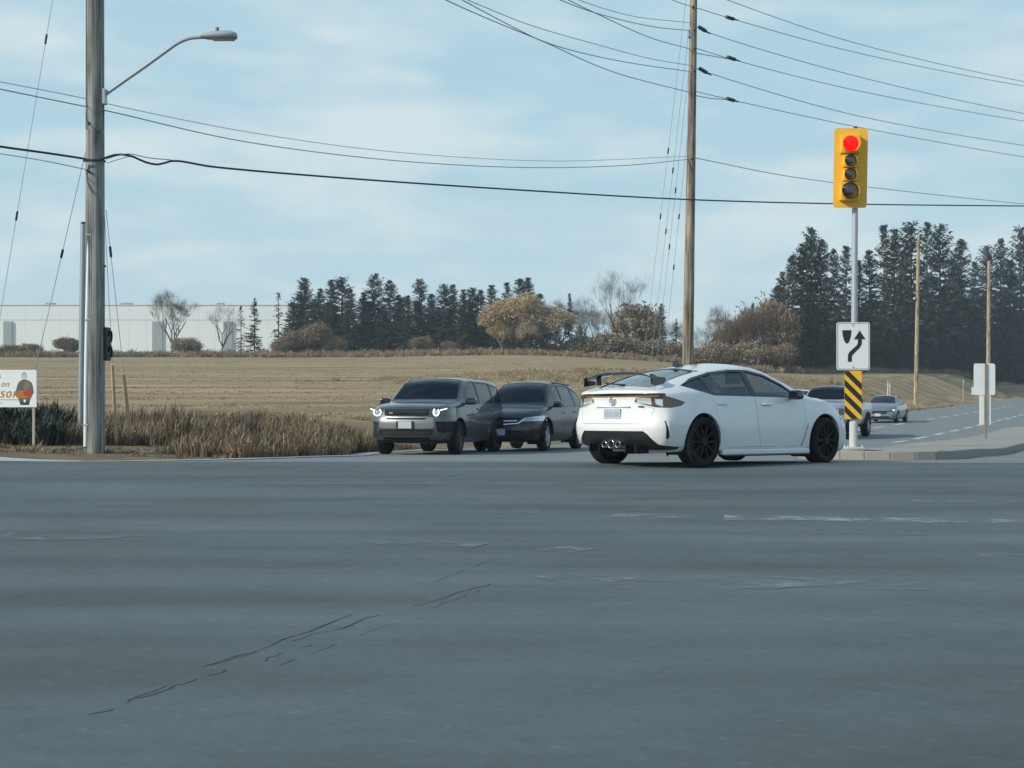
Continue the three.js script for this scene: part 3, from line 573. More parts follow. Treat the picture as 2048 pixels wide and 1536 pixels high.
// --- grey square-nosed SUV with lit ring lamps
const greyPaint = phys([0.085, 0.096, 0.102], 0.42, { metalness: 0.65, clearcoat: 1, clearcoatRoughness: 0.05 });
{
  const C = {
    category: 'suv', x0: -2.30, x1: 2.30, ra: -1.37, fa: 1.37, R: 0.365, tw: 0.24, rim: 0.245, track: 1.64, zm: 0.74, arch: 0.42, spokes: 5, spokeW: 0.08, ns: 60, steer: 0.10,
    zt: P([[-2.3, 1.46], [-2.2, 1.60], [-1.9, 1.675], [-1, 1.715], [-0.1, 1.725], [0.35, 1.70], [0.58, 1.635], [0.82, 1.475], [1.0, 1.325], [1.15, 1.205], [1.25, 1.17], [1.7, 1.14], [2.1, 1.085], [2.25, 1.02], [2.3, 0.96]]),
    belt: P([[-2.3, 1.12], [0, 1.10], [1.1, 1.085], [1.6, 1.055], [2.0, 1.02], [2.3, 0.90]]), wb: P([[-2.3, 0.80], [-1.8, 0.87], [0, 0.885], [1.2, 0.885], [1.8, 0.87], [2.1, 0.83], [2.3, 0.76]]),
    wm: P([[-2.3, 0.86], [-1.8, 0.93], [0, 0.935], [1.4, 0.945], [2.0, 0.925], [2.3, 0.87]]), ws: P([[-2.3, 0.80], [-1.6, 0.88], [1.6, 0.89], [2.3, 0.80]]), zb: P([[-2.3, 0.34], [-1.6, 0.25], [1.6, 0.24], [2.3, 0.30]]),
    wr: P([[-2.3, 0.70], [-1.5, 0.725], [0, 0.725], [0.5, 0.72], [0.9, 0.755], [1.2, 0.82], [1.7, 0.80], [2.3, 0.64]]), drop: P([[-2.3, 0.05], [-1, 0.06], [0.4, 0.06], [1.1, 0.045], [1.3, 0.03], [2.3, 0.035]]),
    rear: P([[0.3, 0.06], [0.6, 0], [1.1, 0.03], [1.5, 0.16]]), rearBow: 0.2, front: P([[0.25, 0.14], [0.36, 0.05], [0.50, 0.01], [0.7, 0.0], [0.85, 0.035], [1.0, 0.05], [1.1, 0.12]]), frontBow: 0.24,
  };
  const car = new Car('grey_suv', 'dark grey SUV with glowing ring headlamps, foremost of the oncoming cars', C, greyPaint, 'oncoming traffic on the side road');
  car.glass('windscreen', (e) => plan(grow([[0.36, -0.60], [0.36, 0.60], [1.06, 0.735], [1.12, 0.4], [1.13, 0], [1.12, -0.4], [1.06, -0.735]], e), 1.14, 2), glassDark, 0.018);
  car.glass('rear_window', (e) => ends(grow([[-0.60, 1.16], [0.60, 1.16], [0.56, 1.50], [-0.56, 1.50]], e), -2.8, -1.9), glassDark, 0.02);
  sideGlass(car, [[0.95, 1.12], [-2.0, 1.16], [-1.9, 1.50], [-1.2, 1.59], [0.0, 1.605], [0.28, 1.575], [0.62, 1.41]], [['front_door_window', -0.12, 1.0], ['rear_door_window', -1.18, -0.2], ['quarter_window', -2.1, -1.27]]);
  doors(car, [['front_door', [[1.03, 1.09], [1.0, 0.36], [-0.14, 0.36], [-0.15, 1.63], [0.05, 1.63], [0.32, 1.60], [0.66, 1.44]], 0.0, 1.0, 0.905], ['rear_door', [[-0.165, 1.63], [-0.155, 0.36], [-0.78, 0.36], [-1.03, 0.62], [-1.12, 0.9], [-1.22, 1.1], [-1.22, 1.62]], -1.02, 1.0, 0.905]]);
  frontPanels(car, [
    ['grille', roundPoly([[-0.50, 0.845], [0.50, 0.845], [0.52, 0.985], [-0.52, 0.985]], 0.1, 2), mattBlack, 0.02],
    ['upper_slot', [[-0.44, 0.765], [0.44, 0.765], [0.46, 0.80], [-0.46, 0.80]], mattBlack, 0.02],
    ['lower_intake', roundPoly([[-0.58, 0.42], [0.58, 0.42], [0.63, 0.545], [-0.63, 0.545]], 0.12, 2), mattBlack, 0.025],
    ['skid_slot', [[-0.50, 0.335], [0.50, 0.335], [0.54, 0.385], [-0.54, 0.385]], mattBlack, 0.02],
    ...bothWays([[0.56, 0.86], [0.54, 0.99], [1.2, 1.07], [1.2, 0.93], [0.92, 0.85]]).map((p) => ['headlamp', p, headGlass, 0.004]),
    ...bothWays([[0.66, 0.72], [0.99, 0.72], [0.95, 0.52], [0.80, 0.48], [0.70, 0.52]]).map((p) => ['fog_lamp_pocket', p, mattBlack, 0.03]),
  ]);
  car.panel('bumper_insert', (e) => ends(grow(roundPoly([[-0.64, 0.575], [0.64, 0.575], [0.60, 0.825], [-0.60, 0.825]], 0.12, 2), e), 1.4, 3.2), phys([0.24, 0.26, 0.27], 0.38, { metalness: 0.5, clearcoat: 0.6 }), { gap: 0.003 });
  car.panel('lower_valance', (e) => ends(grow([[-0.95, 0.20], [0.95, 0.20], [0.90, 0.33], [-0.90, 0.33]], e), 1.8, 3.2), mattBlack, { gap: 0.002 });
  for (let k = 0; k < 3; k++) part('grille_bar', box(0.02, 0.012, 0.98, 2.265, 0.88 + 0.035 * k, 0, 0.004), blackTrim, car.g);
  part('grille_badge', box(0.008, 0.03, 0.085, 2.285, 0.905, 0.33, 0.003), chrome, car.g);
  for (const s of [-1, 1]) {
    const ring = new THREE.TorusGeometry(0.075, 0.015, 8, 30, Math.PI * 1.55); ring.rotateZ(s > 0 ? -Math.PI * 1.25 : -Math.PI * 1.3); ring.rotateY(Math.PI / 2 + s * 0.35); ring.translate(2.205, 0.925, s * 0.675);
    part('running_light', merge([ring]), lampWhite, car.g);
    part('running_light', rod(V(2.185, 0.965, s * 0.765), V(2.085, 1.0, s * 0.88), 0.014, 0.012), lampWhite, car.g);
    part('projector_lens', (() => { const g = new THREE.SphereGeometry(0.04, 14, 10); g.translate(2.185, 0.925, s * 0.675); return g; })(), lens, car.g);
  }
  part('licence_plate', box(0.012, 0.15, 0.305, 2.315, 0.65, 0, 0.003), plateM, car.g);
  part('plate_holder', box(0.03, 0.16, 0.40, 2.300, 0.65, 0, 0.004), mattBlack, car.g);
  car.panel('bonnet', (e) => plan(grow([[1.26, -0.78], [1.26, 0.78], [1.85, 0.77], [2.06, 0.6], [2.10, 0], [2.06, -0.6], [1.85, -0.77]], e), 0.98, 1.4), greyPaint, { gap: 0.006 });
  arcs(car, 0.425, 0.925, 0.014, mattBlack);
  mirrorPair(car, 0.86, 1.17, 1.02, gloss, [0.18, 0.16, 0.24]);
  cabin(car, [[0.25, [-0.38, 0.38]], [-0.65, [-0.38, 0.38]]], 0.72, seatM, { dash: [0.88, 1.05], wheel: [0.5, 1.12, -0.38] });
  car.finish();
  car.place(-2.02 + 1.37 * Math.sin(17 * Math.PI / 180), 33.0 + 1.37 * Math.cos(17 * Math.PI / 180), 197);
}
// --- black crossover behind it
const blackPaint = phys([0.005, 0.006, 0.007], 0.36, { clearcoat: 0.65, clearcoatRoughness: 0.04 });
const crossover = (roof) => ({
    category: 'suv', x0: -2.28, x1: 2.28, ra: -1.35, fa: 1.35, R: 0.36, tw: 0.225, rim: 0.24, track: 1.60, zm: 0.72, arch: 0.415, spokes: 5, spokeW: 0.07, ns: 54, nb: 3, rimMat: silverRim, steer: 0.06,
    zt: P([[-2.28, 1.30], [-2.15, 1.48], [-1.8, roof - 0.08], [-1, roof - 0.02], [-0.2, roof], [0.2, roof - 0.03], [0.5, roof - 0.13], [0.8, roof - 0.32], [1.05, 1.19], [1.18, 1.10], [1.3, 1.07], [1.7, 1.02], [2.05, 0.93], [2.22, 0.82], [2.28, 0.74]]),
    belt: P([[-2.28, 1.12], [-1, 1.07], [0, 1.03], [1.1, 1.00], [1.6, 0.96], [2.0, 0.86], [2.28, 0.68]]), wb: P([[-2.28, 0.76], [-1.8, 0.84], [0, 0.87], [1.2, 0.87], [1.8, 0.83], [2.1, 0.76], [2.28, 0.68]]),
    wm: P([[-2.28, 0.84], [-1.8, 0.91], [0, 0.915], [1.35, 0.925], [1.9, 0.90], [2.28, 0.82]]), ws: P([[-2.28, 0.78], [-1.6, 0.86], [1.6, 0.87], [2.28, 0.76]]), zb: P([[-2.28, 0.32], [-1.6, 0.22], [1.6, 0.21], [2.28, 0.24]]),
    wr: P([[-2.28, 0.58], [-1.5, 0.62], [0, 0.63], [0.5, 0.65], [0.9, 0.73], [1.18, 0.80], [1.7, 0.74], [2.28, 0.55]]), drop: P([[-2.28, 0.05], [-1, 0.06], [0.4, 0.06], [1.1, 0.045], [1.3, 0.03], [2.28, 0.04]]),
    rear: P([[0.3, 0.06], [0.6, 0], [1.0, 0.05], [1.4, 0.2]]), rearBow: 0.22, front: P([[0.2, 0.12], [0.32, 0.03], [0.5, 0], [0.7, 0.03], [0.85, 0.10], [1.0, 0.2]]), frontBow: 0.30,
});
function crossoverCar(name, label, roof, paint, opts = {}) {
  const C = { ...crossover(roof), ...opts.C }, car = new Car(name, label, C, paint, 'oncoming traffic on the side road');
  car.glass('windscreen', (e) => plan(grow([[0.28, -0.55], [0.28, 0.55], [1.0, 0.70], [1.07, 0.4], [1.08, 0], [1.07, -0.4], [1.0, -0.70]], e), 1.06, 2), glassDark, 0.018);
  car.glass('rear_window', (e) => ends(grow([[-0.55, 1.14], [0.55, 1.14], [0.48, 1.44], [-0.48, 1.44]], e), -2.8, -1.75), glassDark, 0.02);
  sideGlass(car, [[0.90, 1.05], [-1.55, 1.11], [-1.95, 1.22], [-1.75, 1.40], [-1.2, roof - 0.145], [-0.1, roof - 0.125], [0.22, roof - 0.16], [0.58, roof - 0.34]], [['front_door_window', -0.12, 0.95], ['rear_door_window', -1.15, -0.2], ['quarter_window', -2.1, -1.23]]);
  if (!opts.far) doors(car, [['front_door', [[1.0, 1.02], [0.96, 0.34], [-0.14, 0.34], [-0.15, roof - 0.1], [0.05, roof - 0.1], [0.27, roof - 0.135], [0.62, roof - 0.31]], 0.0, 0.92, 0.888], ['rear_door', [[-0.165, roof - 0.1], [-0.155, 0.34], [-0.76, 0.34], [-1.0, 0.6], [-1.08, 0.85], [-1.18, 1.05], [-1.18, roof - 0.12]], -1.0, 0.94, 0.885]]);
  frontPanels(car, [
    ['grille', roundPoly([[-0.40, 0.60], [0.40, 0.60], [0.52, 0.80], [-0.52, 0.80]], 0.14, 2), mattBlack, 0.02],
    ['lower_intake', roundPoly([[-0.62, 0.36], [0.62, 0.36], [0.56, 0.50], [-0.56, 0.50]], 0.14, 2), mattBlack, 0.025],
    ...bothWays([[0.50, 0.71], [0.56, 0.80], [1.2, 0.90], [1.2, 0.79], [0.85, 0.72]]).map((p) => ['headlamp', p, opts.lamp ?? headGlass, 0.004]),
    ...bothWays([[0.70, 0.52], [0.94, 0.55], [0.92, 0.40], [0.76, 0.38]]).map((p) => ['fog_lamp_pocket', p, mattBlack, 0.02]),
  ]);
  for (const s of [-1, 1]) {
    part('grille_wing', [rod(V(2.255, 0.635, s * 0.10), V(2.205, 0.66, s * 0.44), 0.026), rod(V(2.205, 0.66, s * 0.44), V(2.12, 0.76, s * 0.56), 0.024), rod(V(2.25, 0.715, s * 0.10), V(2.185, 0.725, s * 0.42), 0.018)], chrome, car.g);
    part('running_light', [box(0.03, 0.03, 0.22, 0, 0, 0, 0.01)].map((g) => { g.rotateY(-s * 0.45); g.translate(2.085, 0.785, s * 0.70); return g; }), opts.lit ? lampWhite : lens, car.g);
    part('roof_rail', [rod(V(-1.55, roof - 0.085, s * 0.565), V(0.0, roof - 0.045, s * 0.575), 0.016)], blackTrim, car.g);
  }
  part('licence_plate', box(0.012, 0.15, 0.305, 2.292, 0.46, 0, 0.003), plateM, car.g);
  arcs(car, 0.42, 0.905, 0.018, mattBlack);
  mirrorPair(car, 0.80, 1.12, 0.99, opts.mirror ?? gloss, [0.17, 0.15, 0.22]);
  if (!opts.far) cabin(car, [[0.25, [-0.37, 0.37]], [-0.65, [-0.37, 0.37]]], 0.70, seatM, { dash: [0.85, 1.0], wheel: [0.48, 1.08, -0.37] });
  car.finish();
  return car;
}
crossoverCar('black_crossover', 'black crossover SUV with chrome grille trim directly behind the grey SUV', 1.72, blackPaint, { C: {}, lamp: lens })
  .place(0.0 + 1.35 * Math.sin(19 * Math.PI / 180), 36.2 + 1.35 * Math.cos(19 * Math.PI / 180), 199);
// --- white crossover mostly hidden behind the hatchback's nose
crossoverCar('white_crossover', 'white crossover half hidden behind the white hatchback, left of the pickup', 1.78, whitePaint, { far: true, C: { ns: 40 }, mirror: whitePaint })
  .place((1596 - 1024) * 61 / FPX, 61, 203);
// --- silver pickup
const silverPaint = phys([0.36, 0.39, 0.41], 0.36, { metalness: 0.45, clearcoat: 1, clearcoatRoughness: 0.06 });
{
  const C = {
    category: 'pickup', x0: -2.95, x1: 2.85, ra: -1.80, fa: 1.85, R: 0.41, tw: 0.27, rim: 0.24, track: 1.74, zm: 0.86, arch: 0.49, spokes: 6, spokeW: 0.08, ns: 62, nb: 3, rimMat: silverRim, archIn: 0.58,
    zt: P([[-2.95, 1.30], [-0.98, 1.32], [-0.92, 1.72], [-0.80, 1.88], [-0.2, 1.92], [0.45, 1.905], [0.7, 1.84], [1.0, 1.62], [1.22, 1.43], [1.32, 1.38], [1.5, 1.355], [2.2, 1.32], [2.65, 1.25], [2.8, 1.15], [2.85, 1.05]]),
    belt: P([[-2.95, 1.26], [-1, 1.27], [0, 1.27], [1.2, 1.27], [2.0, 1.23], [2.6, 1.14], [2.85, 0.98]]), wb: P([[-2.95, 0.93], [0, 0.95], [1.2, 0.95], [2.2, 0.93], [2.6, 0.90], [2.85, 0.82]]),
    wm: P([[-2.95, 0.96], [0, 0.985], [1.9, 0.995], [2.5, 0.97], [2.85, 0.92]]), ws: P([[-2.95, 0.90], [0, 0.93], [1.9, 0.94], [2.85, 0.88]]), zb: P([[-2.95, 0.55], [-1.6, 0.42], [1.6, 0.40], [2.85, 0.42]]),
    wr: P([[-2.95, 0.86], [-1.0, 0.86], [-0.9, 0.74], [0, 0.72], [0.6, 0.72], [1.0, 0.79], [1.3, 0.88], [2.0, 0.86], [2.85, 0.70]]), drop: P([[-2.95, 0.02], [-1, 0.02], [-0.9, 0.06], [0.6, 0.06], [1.2, 0.05], [1.4, 0.03], [2.85, 0.03]]),
    rear: P([[0.4, 0.05], [0.6, 0], [1.3, 0]]), rearBow: 0.05, front: P([[0.4, 0.10], [0.55, 0.0], [0.75, 0.0], [0.95, 0.05], [1.2, 0.07], [1.35, 0.15]]), frontBow: 0.16,
  };
  const car = new Car('silver_pickup', 'silver crew cab pickup truck behind the striped hazard marker', C, silverPaint, 'oncoming traffic on the side road');
  car.glass('windscreen', (e) => plan(grow([[0.55, -0.62], [0.55, 0.62], [1.16, 0.77], [1.24, 0.4], [1.25, 0], [1.24, -0.4], [1.16, -0.77]], e), 1.39, 2.2), glassDark, 0.018);
  sideGlass(car, [[1.02, 1.32], [-0.78, 1.32], [-0.72, 1.70], [-0.5, 1.76], [0.45, 1.77], [0.72, 1.62]], [['front_door_window', 0.12, 1.1], ['rear_door_window', -0.9, 0.04]]);
  doors(car, [['front_door', [[1.12, 1.26], [1.10, 0.55], [0.08, 0.55], [0.08, 1.82], [0.5, 1.82], [0.76, 1.66]], 0.2, 1.13, 0.965], ['rear_door', [[0.065, 1.82], [0.065, 0.55], [-0.88, 0.55], [-0.88, 1.70], [-0.55, 1.81]], -0.75, 1.13, 0.96]]);
  car.panel('cargo_bed', (e) => plan(grow([[-2.85, -0.78], [-2.85, 0.78], [-1.02, 0.78], [-1.02, -0.78]], e), 0.9, 1.6), mattBlack, { inset: 0.03, thick: 0.02, gap: 0.001 });
  frontPanels(car, [
    ['grille', roundPoly([[-0.58, 0.80], [0.58, 0.80], [0.60, 1.14], [-0.60, 1.14]], 0.1, 2), mattBlack, 0.025],
    ['lower_intake', roundPoly([[-0.5, 0.50], [0.5, 0.50], [0.5, 0.60], [-0.5, 0.60]], 0.1, 2), mattBlack, 0.025],
    ...bothWays([[0.64, 0.86], [0.64, 1.10], [1.2, 1.10], [1.2, 0.88]]).map((p) => ['headlamp', p, headGlass, 0.004]),
    ...bothWays([[0.62, 0.66], [0.9, 0.66], [0.9, 0.56], [0.62, 0.56]]).map((p) => ['fog_lamp_pocket', p, mattBlack, 0.02]),
  ]);
  for (let k = 0; k < 3; k++) part('grille_bar', box(0.03, 0.035, 1.14, 2.81, 0.87 + 0.10 * k, 0, 0.012), chrome, car.g);
  part('front_bumper', box(0.14, 0.16, 1.84, 2.86, 0.68, 0, 0.05), chrome, car.g);
  for (const s of [-1, 1]) { part('running_light', box(0.03, 0.20, 0.05, 2.72, 0.98, s * 0.70, 0.012), lens, car.g); part('tow_hook', rod(V(2.9, 0.5, s * 0.42), V(2.78, 0.5, s * 0.42), 0.03), mattBlack, car.g); }
  arcs(car, 0.49, 0.975, 0.022, mattBlack);
  mirrorPair(car, 1.0, 1.36, 1.15, gloss, [0.14, 0.24, 0.24]);
  cabin(car, [[0.35, [-0.42, 0.42]], [-0.5, [-0.42, 0.42]]], 0.92, seatM, { dash: [1.0, 1.22] });
  car.finish();
  car.place((1672 - 1024) * 55 / FPX, 55.5, 203);
}
// --- grey saloon farther up the road
{
  const mid = phys([0.20, 0.225, 0.24], 0.36, { metalness: 0.4, clearcoat: 1 });
  const C = {
    x0: -2.33, x1: 2.33, ra: -1.36, fa: 1.36, R: 0.325, tw: 0.215, rim: 0.215, track: 1.56, zm: 0.62, arch: 0.375, spokes: 5, spokeW: 0.06, ns: 44, nb: 3, rimMat: silverRim,
    zt: P([[-2.33, 0.98], [-1.9, 1.06], [-1.6, 1.10], [-1.1, 1.29], [-0.6, 1.42], [-0.1, 1.45], [0.25, 1.42], [0.6, 1.31], [0.95, 1.14], [1.2, 1.02], [1.35, 0.98], [1.8, 0.92], [2.15, 0.80], [2.33, 0.66]]),
    belt: P([[-2.33, 0.90], [-1, 0.95], [0, 0.92], [1.2, 0.89], [2.0, 0.78], [2.33, 0.6]]), wb: P([[-2.33, 0.72], [-1.6, 0.82], [0, 0.85], [1.3, 0.85], [2, 0.76], [2.33, 0.64]]),
    wm: P([[-2.33, 0.80], [-1.4, 0.90], [0, 0.895], [1.4, 0.905], [2, 0.87], [2.33, 0.78]]), ws: P([[-2.33, 0.76], [0, 0.86], [1.5, 0.86], [2.33, 0.74]]), zb: P([[-2.33, 0.26], [-1.6, 0.18], [1.6, 0.16], [2.33, 0.18]]),
    wr: P([[-2.33, 0.6], [-1.5, 0.6], [-0.8, 0.58], [0.2, 0.58], [0.7, 0.64], [1.2, 0.76], [1.8, 0.66], [2.33, 0.5]]), drop: P([[-2.33, 0.03], [-1, 0.06], [0.3, 0.06], [1.2, 0.045], [1.4, 0.03], [2.33, 0.04]]),
    rear: P([[0.2, 0.1], [0.5, 0], [1, 0.02]]), rearBow: 0.22, front: P([[0.15, 0.08], [0.3, 0], [0.55, 0.02], [0.8, 0.14]]), frontBow: 0.32,
  };
  const car = new Car('grey_saloon', 'mid grey saloon with bright headlamps, farthest of the oncoming cars', C, mid, 'oncoming traffic on the side road');
  car.glass('windscreen', (e) => plan(grow([[0.32, -0.52], [0.32, 0.52], [1.10, 0.68], [1.16, 0.3], [1.16, -0.3], [1.10, -0.68]], e), 0.98, 2), glassDark, 0.016);
  car.glass('rear_window', (e) => plan(grow([[-1.55, -0.55], [-1.55, 0.55], [-0.9, 0.5], [-0.9, -0.5]], e), 1.0, 2), glassDark, 0.016);
  sideGlass(car, [[0.95, 0.95], [-1.25, 0.99], [-1.05, 1.17], [-0.6, 1.30], [-0.1, 1.325], [0.2, 1.29], [0.6, 1.17]], [['front_door_window', -0.12, 1.0], ['rear_door_window', -1.3, -0.2]]);
  frontPanels(car, [
    ['grille', roundPoly([[-0.42, 0.46], [0.42, 0.46], [0.5, 0.64], [-0.5, 0.64]], 0.14, 2), mattBlack, 0.02],
    ['lower_intake', roundPoly([[-0.6, 0.24], [0.6, 0.24], [0.55, 0.36], [-0.55, 0.36]], 0.14, 2), mattBlack, 0.02],
    ...bothWays([[0.48, 0.58], [0.52, 0.67], [1.2, 0.76], [1.2, 0.66]]).map((p) => ['headlamp', p, headGlass, 0.004]),
  ]);
  for (const s of [-1, 1]) part('running_light', [box(0.03, 0.05, 0.28, 0, 0, 0, 0.012)].map((g) => { g.rotateY(-s * 0.5); g.rotateX(-s * 0.12); g.translate(2.03, 0.655, s * 0.69); return g; }), lampWhite, car.g);
  part('licence_plate', box(0.012, 0.15, 0.305, 2.345, 0.42, 0, 0.003), plateM, car.g);
  part('grille_trim', box(0.02, 0.025, 0.9, 2.31, 0.645, 0, 0.008), chrome, car.g);
  mirrorPair(car, 0.74, 0.99, 0.96, mid, [0.15, 0.13, 0.2]);
  cabin(car, [[0.3, [-0.36, 0.36]], [-0.55, [-0.36, 0.36]]], 0.52, seatM, { dash: [0.95, 0.86] });
  car.finish();
  car.place((1781 - 1024) * 79 / FPX, 80, 204);
}
// ------------------------------------------------------------ poles, wires, signal and signs
const poleTex = (r, g, b, s) => { const t = noiseTex(256, 1024, (u, v) => {
  const grain = tnoise(u, v, 3, s, 2), a = fbm(u * 46, v * 5, s + 2, 4), w = fbm(u * 9, v * 2.2, s + 7, 4), chk = fbm(u * 70, v * 3, s + 4, 2) < -0.24 ? 0.55 : 1;
  const k = (1 + 1.3 * a + 1.5 * w + 0.9 * fbm(u * 4, v * 9, s + 11, 3)) * chk; return [r * k, g * k, b * k];
}); return t; };
const greyWood = std([1, 1, 1], 0.92, { map: poleTex(0.215, 0.215, 0.195, 1.3) }), brownWood = std([1, 1, 1], 0.92, { map: poleTex(0.235, 0.195, 0.145, 5.1) }), tanWood = std([1, 1, 1], 0.92, { map: poleTex(0.36, 0.28, 0.18, 8.1) });
const galv = std([0.40, 0.43, 0.46], 0.45, { metalness: 0.35 }), steel = std([0.30, 0.33, 0.36], 0.5, { metalness: 0.5 }), wireM = std([0.27, 0.285, 0.265], 0.7), thinWireM = std([0.36, 0.40, 0.40], 0.6), cableM = std([0.022, 0.024, 0.026], 0.7), insul = std([0.030, 0.034, 0.038], 0.5), whitePvc = std([0.72, 0.76, 0.77], 0.5);
function shaft(base, topP, r0, r1) { const g = rod(base, topP, r0, r1, 20); const uv = g.attributes.uv; for (let i = 0; i < uv.count; i++) uv.setXY(i, uv.getX(i) * 1, uv.getY(i) * base.distanceTo(topP) / 6); return g; }
// wooden pole by the left kerb
const D1 = 25.2, lp = onGround(190, D1); 
const lpTop = at(190, -420, D1);
{
  const t = thing('utility_pole', 'thick weathered grey wooden utility pole with white conduit at the left', 'utility pole');
  const o = V(lp.x, lp.y - 0.6, lp.z);
  part('shaft', shaft(o, lpTop, 0.168, 0.142), greyWood, t);
  const c = [at(171, 893, D1 - 0.12), at(173, 700, D1 - 0.12), at(179, 440, D1 - 0.1), at(182, 248, D1 - 0.1)];
  part('conduit', tube(c, 0.034, 40, 10), whitePvc, t);
  part('conduit_cap', box(0.10, 0.07, 0.10, ...c[3].toArray(), 0.02), insul, t);
  for (const y of [850, 640, 470, 330]) { const p = at(lerp(168, 180, (893 - y) / 650), y, D1 - 0.11); part('conduit_strap', box(0.10, 0.03, 0.09, p.x + 0.03, p.y, p.z, 0.008), galv, t); }
  for (const [px, py] of [[197, 262], [206, 222], [209, 532], [176, 342]]) { const p = at(px, py, D1 - 0.17); const b = new THREE.CylinderGeometry(0.022, 0.022, 0.10, 8); b.rotateX(Math.PI / 2); b.translate(p.x, p.y, p.z + 0.02); part('bolt', b, insul, t); }
  const band = new THREE.TorusGeometry(0.178, 0.012, 6, 24); band.rotateX(Math.PI / 2); const bp = at(189, 322, D1); band.translate(bp.x, bp.y, bp.z); part('strap_band', band, insul, t);
}
{ // cobra-head street light
  const t = thing('street_light', 'grey street light on a curved arm bolted to the left wooden pole', 'street light');
  const d = D1 - 0.1, pts = [[209, 190], [240, 168], [290, 133], [330, 104], [356, 86], [378, 77], [405, 74]].map(([x, y]) => at(x, y, d));
  part('arm', tube(pts, 0.030, 50, 10), galv, t);
  const bp = at(211, 196, d); part('wall_bracket', box(0.05, 0.26, 0.14, bp.x - 0.01, bp.y + 0.02, bp.z, 0.012), galv, t);
  const h = at(437, 72, d), prof = [[-0.30, 0.035], [-0.26, 0.055], [-0.12, 0.085], [0.06, 0.105], [0.22, 0.10], [0.30, 0.06], [0.32, 0.0]];
  const g = new THREE.LatheGeometry(prof.map(([y, r]) => new THREE.Vector2(r, y)), 24); g.rotateZ(-Math.PI / 2); g.scale(1, 0.85, 1.5);
  const p = g.attributes.position; for (let i = 0; i < p.count; i++) if (p.getY(i) < -0.055) p.setY(i, -0.055); g.computeVertexNormals(); g.translate(h.x, h.y, h.z);
  const hd = part('lamp_head', g, std([0.34, 0.37, 0.39], 0.5, { side: THREE.DoubleSide }), t);
  part('lamp_lens', box(0.36, 0.012, 0.20, h.x + 0.08, h.y - 0.060, h.z, 0.004), std([0.20, 0.22, 0.24], 0.2), hd);
  part('photocell', [rod(V(h.x - 0.02, h.y + 0.07, h.z), V(h.x - 0.02, h.y + 0.145, h.z), 0.032, 0.030, 12)], std([0.12, 0.14, 0.16], 0.5), hd);
}
{ // black box edge-on beside the pole, and the steel post behind it
  const t = thing('signal_head', 'black traffic signal head seen edge-on against the left wooden pole', 'traffic signal');
  const p = at(211, 688, D1 + 0.1); const bb = box(0.10, 0.56, 0.30, p.x + 0.005, p.y, p.z, 0.015); part('housing', bb, std([0.010, 0.011, 0.013], 0.6), t);
  for (let k = 0; k < 2; k++) { const v = new THREE.CylinderGeometry(0.10, 0.10, 0.16, 20, 1, true, 0, Math.PI * 1.5); v.rotateZ(Math.PI / 2); v.translate(p.x + 0.0, p.y + 0.13 - 0.26 * k, p.z - 0.06); part('visor', v, mattBlack2, t); }
  part('bracket', [rod(V(p.x - 0.16, p.y + 0.2, p.z), V(p.x, p.y + 0.2, p.z), 0.02), rod(V(p.x - 0.16, p.y - 0.2, p.z), V(p.x, p.y - 0.2, p.z), 0.02)], insul, t);
  const q = thing('steel_post', 'slim grey steel post standing just behind the left wooden pole', 'post'), b = onGround(161, 28.5);
  part('tube', rod(V(b.x, b.y - 0.3, b.z), at(167, 448, 28.5), 0.062, 0.055, 14), steel, q);
  const c = at(167, 447, 28.5); part('cap', rod(c, V(c.x, c.y + 0.03, c.z), 0.06, 0.04, 14), insul, q);
}
// tall wooden pole in the middle
const D2 = 40, mp = onGround(1372, D2), mpTop = at(1391, -230, D2);
{
  const t = thing('utility_pole', 'tall brown wooden power pole behind the white hatchback', 'utility pole');
  part('shaft', shaft(V(mp.x, mp.y - 0.8, mp.z), mpTop, 0.165, 0.080), brownWood, t);
  for (const [px, py] of [[1389, 61], [1389, 98], [1389, 143], [1389, 186], [1384, 318], [1386, 15]]) { const p = at(px, py, D2 - 0.12); const b = new THREE.CylinderGeometry(0.03, 0.03, 0.12, 8); b.rotateX(Math.PI / 2); b.translate(p.x, p.y, p.z + 0.05); part('bolt', b, insul, t); }
  const k = at(1381, 69, D2 - 0.05); part('pulley_bracket', box(0.16, 0.18, 0.10, k.x, k.y, k.z, 0.03), steel, t);
}
for (const [px, topY, d, lab, lean] of [[1834, 472, 137, 'distant tan power pole standing by the side road before the spruces', 3], [1977, 522, 200, 'farther tan power pole rising above the white sign back', 1]]) {
  const b = onGround(px - lean, d), t = thing('utility_pole', lab, 'utility pole', null, 0, 'power poles along the side road');
  part('shaft', shaft(V(b.x, b.y - 1, b.z), at(px + lean, topY, d), d * 0.0015, d * 0.0010), tanWood, t);
  if (d < 150) { const p = at(1832, 597, d - 0.2); part('insulator', box(0.16, 0.22, 0.16, p.x - 0.16, p.y, p.z, 0.05), std([0.6, 0.62, 0.62], 0.4), t); for (const y of [572, 648]) { const q = at(1838, y, d - 0.2); part('step_bolt', rod(V(q.x, q.y, q.z), V(q.x + 0.35, q.y, q.z), 0.03), tanWood, t); } }
  else for (const y of [560, 610]) { const q = at(1979, y, d - 0.2); part('step_bolt', rod(V(q.x, q.y, q.z), V(q.x + 0.35, q.y, q.z), 0.03), tanWood, t); }
}
